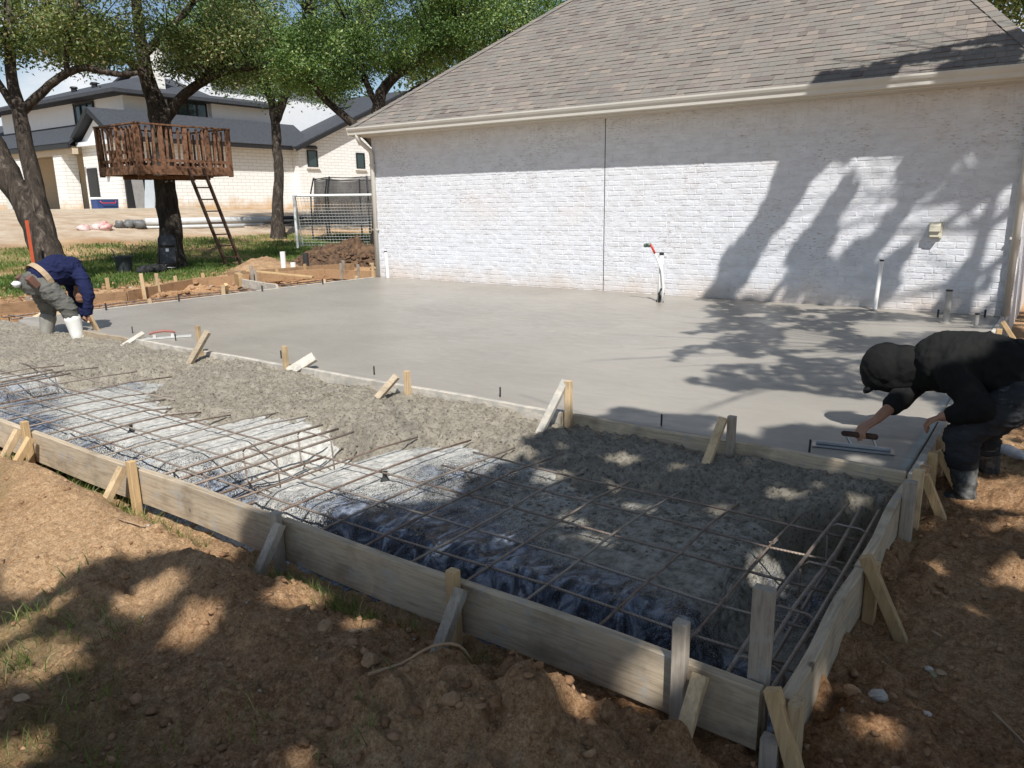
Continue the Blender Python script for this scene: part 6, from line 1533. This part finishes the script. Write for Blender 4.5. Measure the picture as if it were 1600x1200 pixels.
# clods and pebbles
def rocks(name, x, y, size, mat, label, seed, sink=0.3, zf=None):
    rng = np.random.default_rng(seed); n = len(x)
    t = (1 + 5 ** 0.5) / 2
    iv = np.array([(-1, t, 0), (1, t, 0), (-1, -t, 0), (1, -t, 0), (0, -1, t), (0, 1, t), (0, -1, -t), (0, 1, -t), (t, 0, -1), (t, 0, 1), (-t, 0, -1), (-t, 0, 1)]) / math.sqrt(1 + t * t)
    fi = np.array([(0, 11, 5), (0, 5, 1), (0, 1, 7), (0, 7, 10), (0, 10, 11), (1, 5, 9), (5, 11, 4), (11, 10, 2), (10, 7, 6), (7, 1, 8), (3, 9, 4), (3, 4, 2), (3, 2, 6), (3, 6, 8), (3, 8, 9), (4, 9, 5), (2, 4, 11), (6, 2, 10), (8, 6, 7), (9, 8, 1)])
    v = iv[None] * rng.uniform(0.45, 1.35, (n, 12, 1)) * (size[:, None] * rng.uniform(0.6, 1.2, (n, 3)))[:, None, :]
    a = rng.uniform(0, 2 * np.pi, n); c, s = np.cos(a)[:, None], np.sin(a)[:, None]
    v = np.stack([v[:, :, 0] * c - v[:, :, 1] * s, v[:, :, 0] * s + v[:, :, 1] * c, v[:, :, 2] * 0.65], -1)
    z = (zf or ground_z)(x, y); v += np.stack([x, y, z + size * (0.5 - sink)], -1)[:, None, :]
    f = (np.arange(n)[:, None, None] * 12 + fi[None]).reshape(-1, 3)
    me = np_mesh(name, v.reshape(-1, 3), f, 3); add_attr(me, 'tint', np.repeat(rng.random(n), 12))
    tag(link_mesh(name, me, mat, smooth=False), label, 'soil clods', kind='stuff')
def clod_material():
    m, n, l, b = new_mat('clods'); c = ramp(n, l, attr(n, 'tint'), [(0.0, (0.22, 0.124, 0.066)), (0.45, (0.31, 0.18, 0.098)), (0.96, (0.40, 0.25, 0.142)), (0.985, (0.40, 0.31, 0.22)), (1.0, (0.46, 0.42, 0.36))])
    l.new(c, b.inputs['Base Color']); b.inputs['Roughness'].default_value = 0.95; b.inputs['Specular IOR Level'].default_value = 0.15
    bump(n, l, b, tex_noise(n, l, 80, 6, 0.7), 0.8, 0.01); return m
M_CLOD = clod_material()
x = rng.uniform(-4.5, 0.3, 8000); y = rng.uniform(0.5, 1.98, 8000)
k = (rng.random(8000) < np.clip(0.25 + 0.9 * sstep(-3.3, -1.9, x) + 0.5 * fbm(x * 2.5, y * 2.5, 0, 2, 77), 0.05, 1)); x, y = x[k], y[k]
rocks('soil_clods', x, y, 0.0035 + 0.022 * rng.random(len(x)) ** 9, M_CLOD, 'brown clods and pebbles strewn over the soil in front', 81)
x = rng.uniform(-0.46, 0.7, 2400); y = 2.0 + 4.8 * rng.random(2400) ** 1.4
rocks('soil_clods', x, y, 0.003 + 0.020 * rng.random(2400) ** 8, M_CLOD, 'pebbles and clods on the soil right of the forms', 83)
x = rng.uniform(-18.5, -12.5, 1500); y = rng.uniform(4, 15, 1500)
rocks('soil_clods', x, y, 0.02 + 0.07 * rng.random(1500) ** 3, M_CLOD, 'soil clods scattered round the far footing trench', 85)
x = rng.uniform(-8.5, -0.56, 4500); y = rng.uniform(2.85, 4.12, 4500); k = y > rough_front(x) + 0.02; x, y = x[k], y[k]
RCV = np.stack([QX, QY, QZ], -1)
def rough_z(x, y):
    i = np.clip(np.searchsorted(rx_, x), 0, len(rx_) - 1); j = np.clip(np.searchsorted(ry_, y), 0, len(ry_) - 1); return QZ[i, j]
rocks('concrete_crumbs', x, y, 0.003 + 0.009 * rng.random(len(x)) ** 3, M_ROUGH, 'wet crumbs of concrete on the unfinished pour', 87, 0.35, rough_z)
x = rng.uniform(-2.6, -0.9, 3800); y = rng.uniform(2.35, 3.45, 3800); k = (y < rough_front(x)) & (rng.random(3800) < 0.25 + 0.75 * sstep(2.5, 3.2, y) + 0.6 * fbm(x * 3, y * 3, 0, 2, 93)); x, y = x[k], y[k]
rocks('concrete_crumbs', x, y, 0.003 + 0.010 * rng.random(len(x)) ** 3, M_ROUGH, 'crumbs of concrete spilled over the splattered plastic', 91, 0.35, bed_z)
hx = -15.9 + rng.normal(size=900) * 0.75; hy = 14.6 + rng.normal(size=900) * 0.65
def heap_z(x, y):
    d = np.sqrt(((x + 15.9) / 2.1) ** 2 + ((y - 14.6) / 1.6) ** 2); return ground_z(x, y, False) - 0.04 + 0.62 * np.clip(1 - d, 0, 1) ** 0.8
rocks('soil_clods', hx, hy, 0.03 + 0.08 * rng.random(900) ** 2, M_SPOIL, 'dark clods covering the heap of dug soil', 89, 0.2, heap_z)
# single stones, sticks and leaves that can be picked out
def stone(x, y, r_, lb, m_):
    z0 = ground_at(x, y); mb = MB(); mb.blob((x, y, z0 + r_ * 0.35), (r_, r_ * 0.8, r_ * 0.62), Matrix.Rotation(random.uniform(0, 3), 3, 'Z'), 9, 7, 0.13)
    tag(mb.build('stone', m_, loc=(x, y, z0), smooth=False), lb, 'stone')
M_ST1 = simple('tan_stone', (0.36, 0.23, 0.13), (0.25, 0.15, 0.08), 20, 0.9, 0.5, 60, 0.006); M_ST2 = simple('pale_stone', (0.50, 0.46, 0.40), (0.38, 0.34, 0.29), 20, 0.9, 0.4, 60, 0.004)
stone(-0.385, 2.42, 0.035, 'rusty brown stone at the foot of the right form board', M_ST1); stone(-0.31, 2.46, 0.032, 'grey-brown flat stone right of the form corner', M_ST2)
stone(-1.72, 1.55, 0.034, 'large tan clod left of the forked root', M_ST1); stone(-1.30, 1.48, 0.032, 'pale tan clod right of the forked root', M_ST1); stone(-2.02, 1.62, 0.038, 'dark brown clod before the middle stake', M_ST1)
stone(-0.2, 2.75, 0.016, 'small pale pebble beside dry leaves at the right', M_ST2); stone(-0.17, 2.5, 0.014, 'small white pebble lying on bare soil at lower right', M_ST2); stone(-0.08, 2.2, 0.02, 'pale pebble at the bottom edge near the corner brace', M_ST2)
M_TWIG = simple('dry_root', (0.40, 0.27, 0.17), (0.26, 0.17, 0.10), 20, 0.9, 0.4, 60)
def stick(pts, r_, lb):
    P = [(x, y, ground_at(x, y) + r_ * 0.9 + dz) for x, y, dz in pts]
    tag(MB().tube(smooth_path(P, 3), [r_] * 3 + [r_ * 0.8] * (len(smooth_path(P, 3)) - 3), 6).build('stick', M_TWIG, loc=P[0], smooth=True), lb, 'stick')
stick([(-1.62, 1.45, 0), (-1.55, 1.53, 0.01), (-1.46, 1.58, 0.012), (-1.42, 1.66, 0.016), (-1.40, 1.70, 0.02)], 0.006, 'bent pale root lying on the brown soil in front')
stick([(-1.95, 1.70, 0.0), (-1.92, 1.755, 0.015)], 0.007, 'short pale wood splinter on a sunlit soil patch')
stick([(-3.55, 1.66, 0.0), (-3.38, 1.70, 0.008)], 0.004, 'thin dark twig on the smooth tan soil at left')
stick([(0.0, 2.62, 0.0), (0.08, 2.52, 0.01), (0.13, 2.46, 0.0)], 0.005, 'dark twig lying on the soil at the right edge')
M_DEAD = simple('dry_leaf', (0.42, 0.30, 0.19), (0.28, 0.19, 0.11), 20, 0.8, 0.3, 60)
def dry_leaf(x, y, s, az, lb, m_=M_DEAD):
    z0 = ground_at(x, y) + 0.012; q = Matrix.Rotation(az, 3, 'Z') @ Matrix.Rotation(0.3, 3, 'X'); vs = []; fs = []
    prof = [(-0.5, 0.0), (-0.3, 0.2), (0.0, 0.27), (0.3, 0.17), (0.5, 0.0)]
    for t_, w_ in prof:
        for k_, zz in ((-1, 0.10), (0, 0.0), (1, 0.10)): vs.append(V((x, y, z0)) + q @ V((t_ * s, k_ * w_ * s, zz * s * (w_ / 0.27) + 0.15 * s * t_ * t_)))
    for i in range(4):
        for j in range(2): fs.append((i*3 + j, i*3 + j + 1, i*3 + j + 4, i*3 + j + 3))
    mb = MB(); mb.add(vs, fs); tag(mb.build('dry_leaf', m_, loc=(x, y, z0), smooth=True), lb, 'leaf')
dry_leaf(-2.60, 0.83, 0.06, 0.6, 'curled tan leaf near the lower left corner'); dry_leaf(-0.185, 2.72, 0.05, 1.9, 'dry olive leaf among pebbles at lower right', simple('olive_leaf', (0.24, 0.22, 0.12), None, 20, 0.8)); dry_leaf(-0.165, 2.76, 0.045, 0.2, 'second dry leaf touching the olive one at lower right'); dry_leaf(-0.21, 3.02, 0.05, 2.5, 'brown curled leaf lying alone on the right-hand soil')
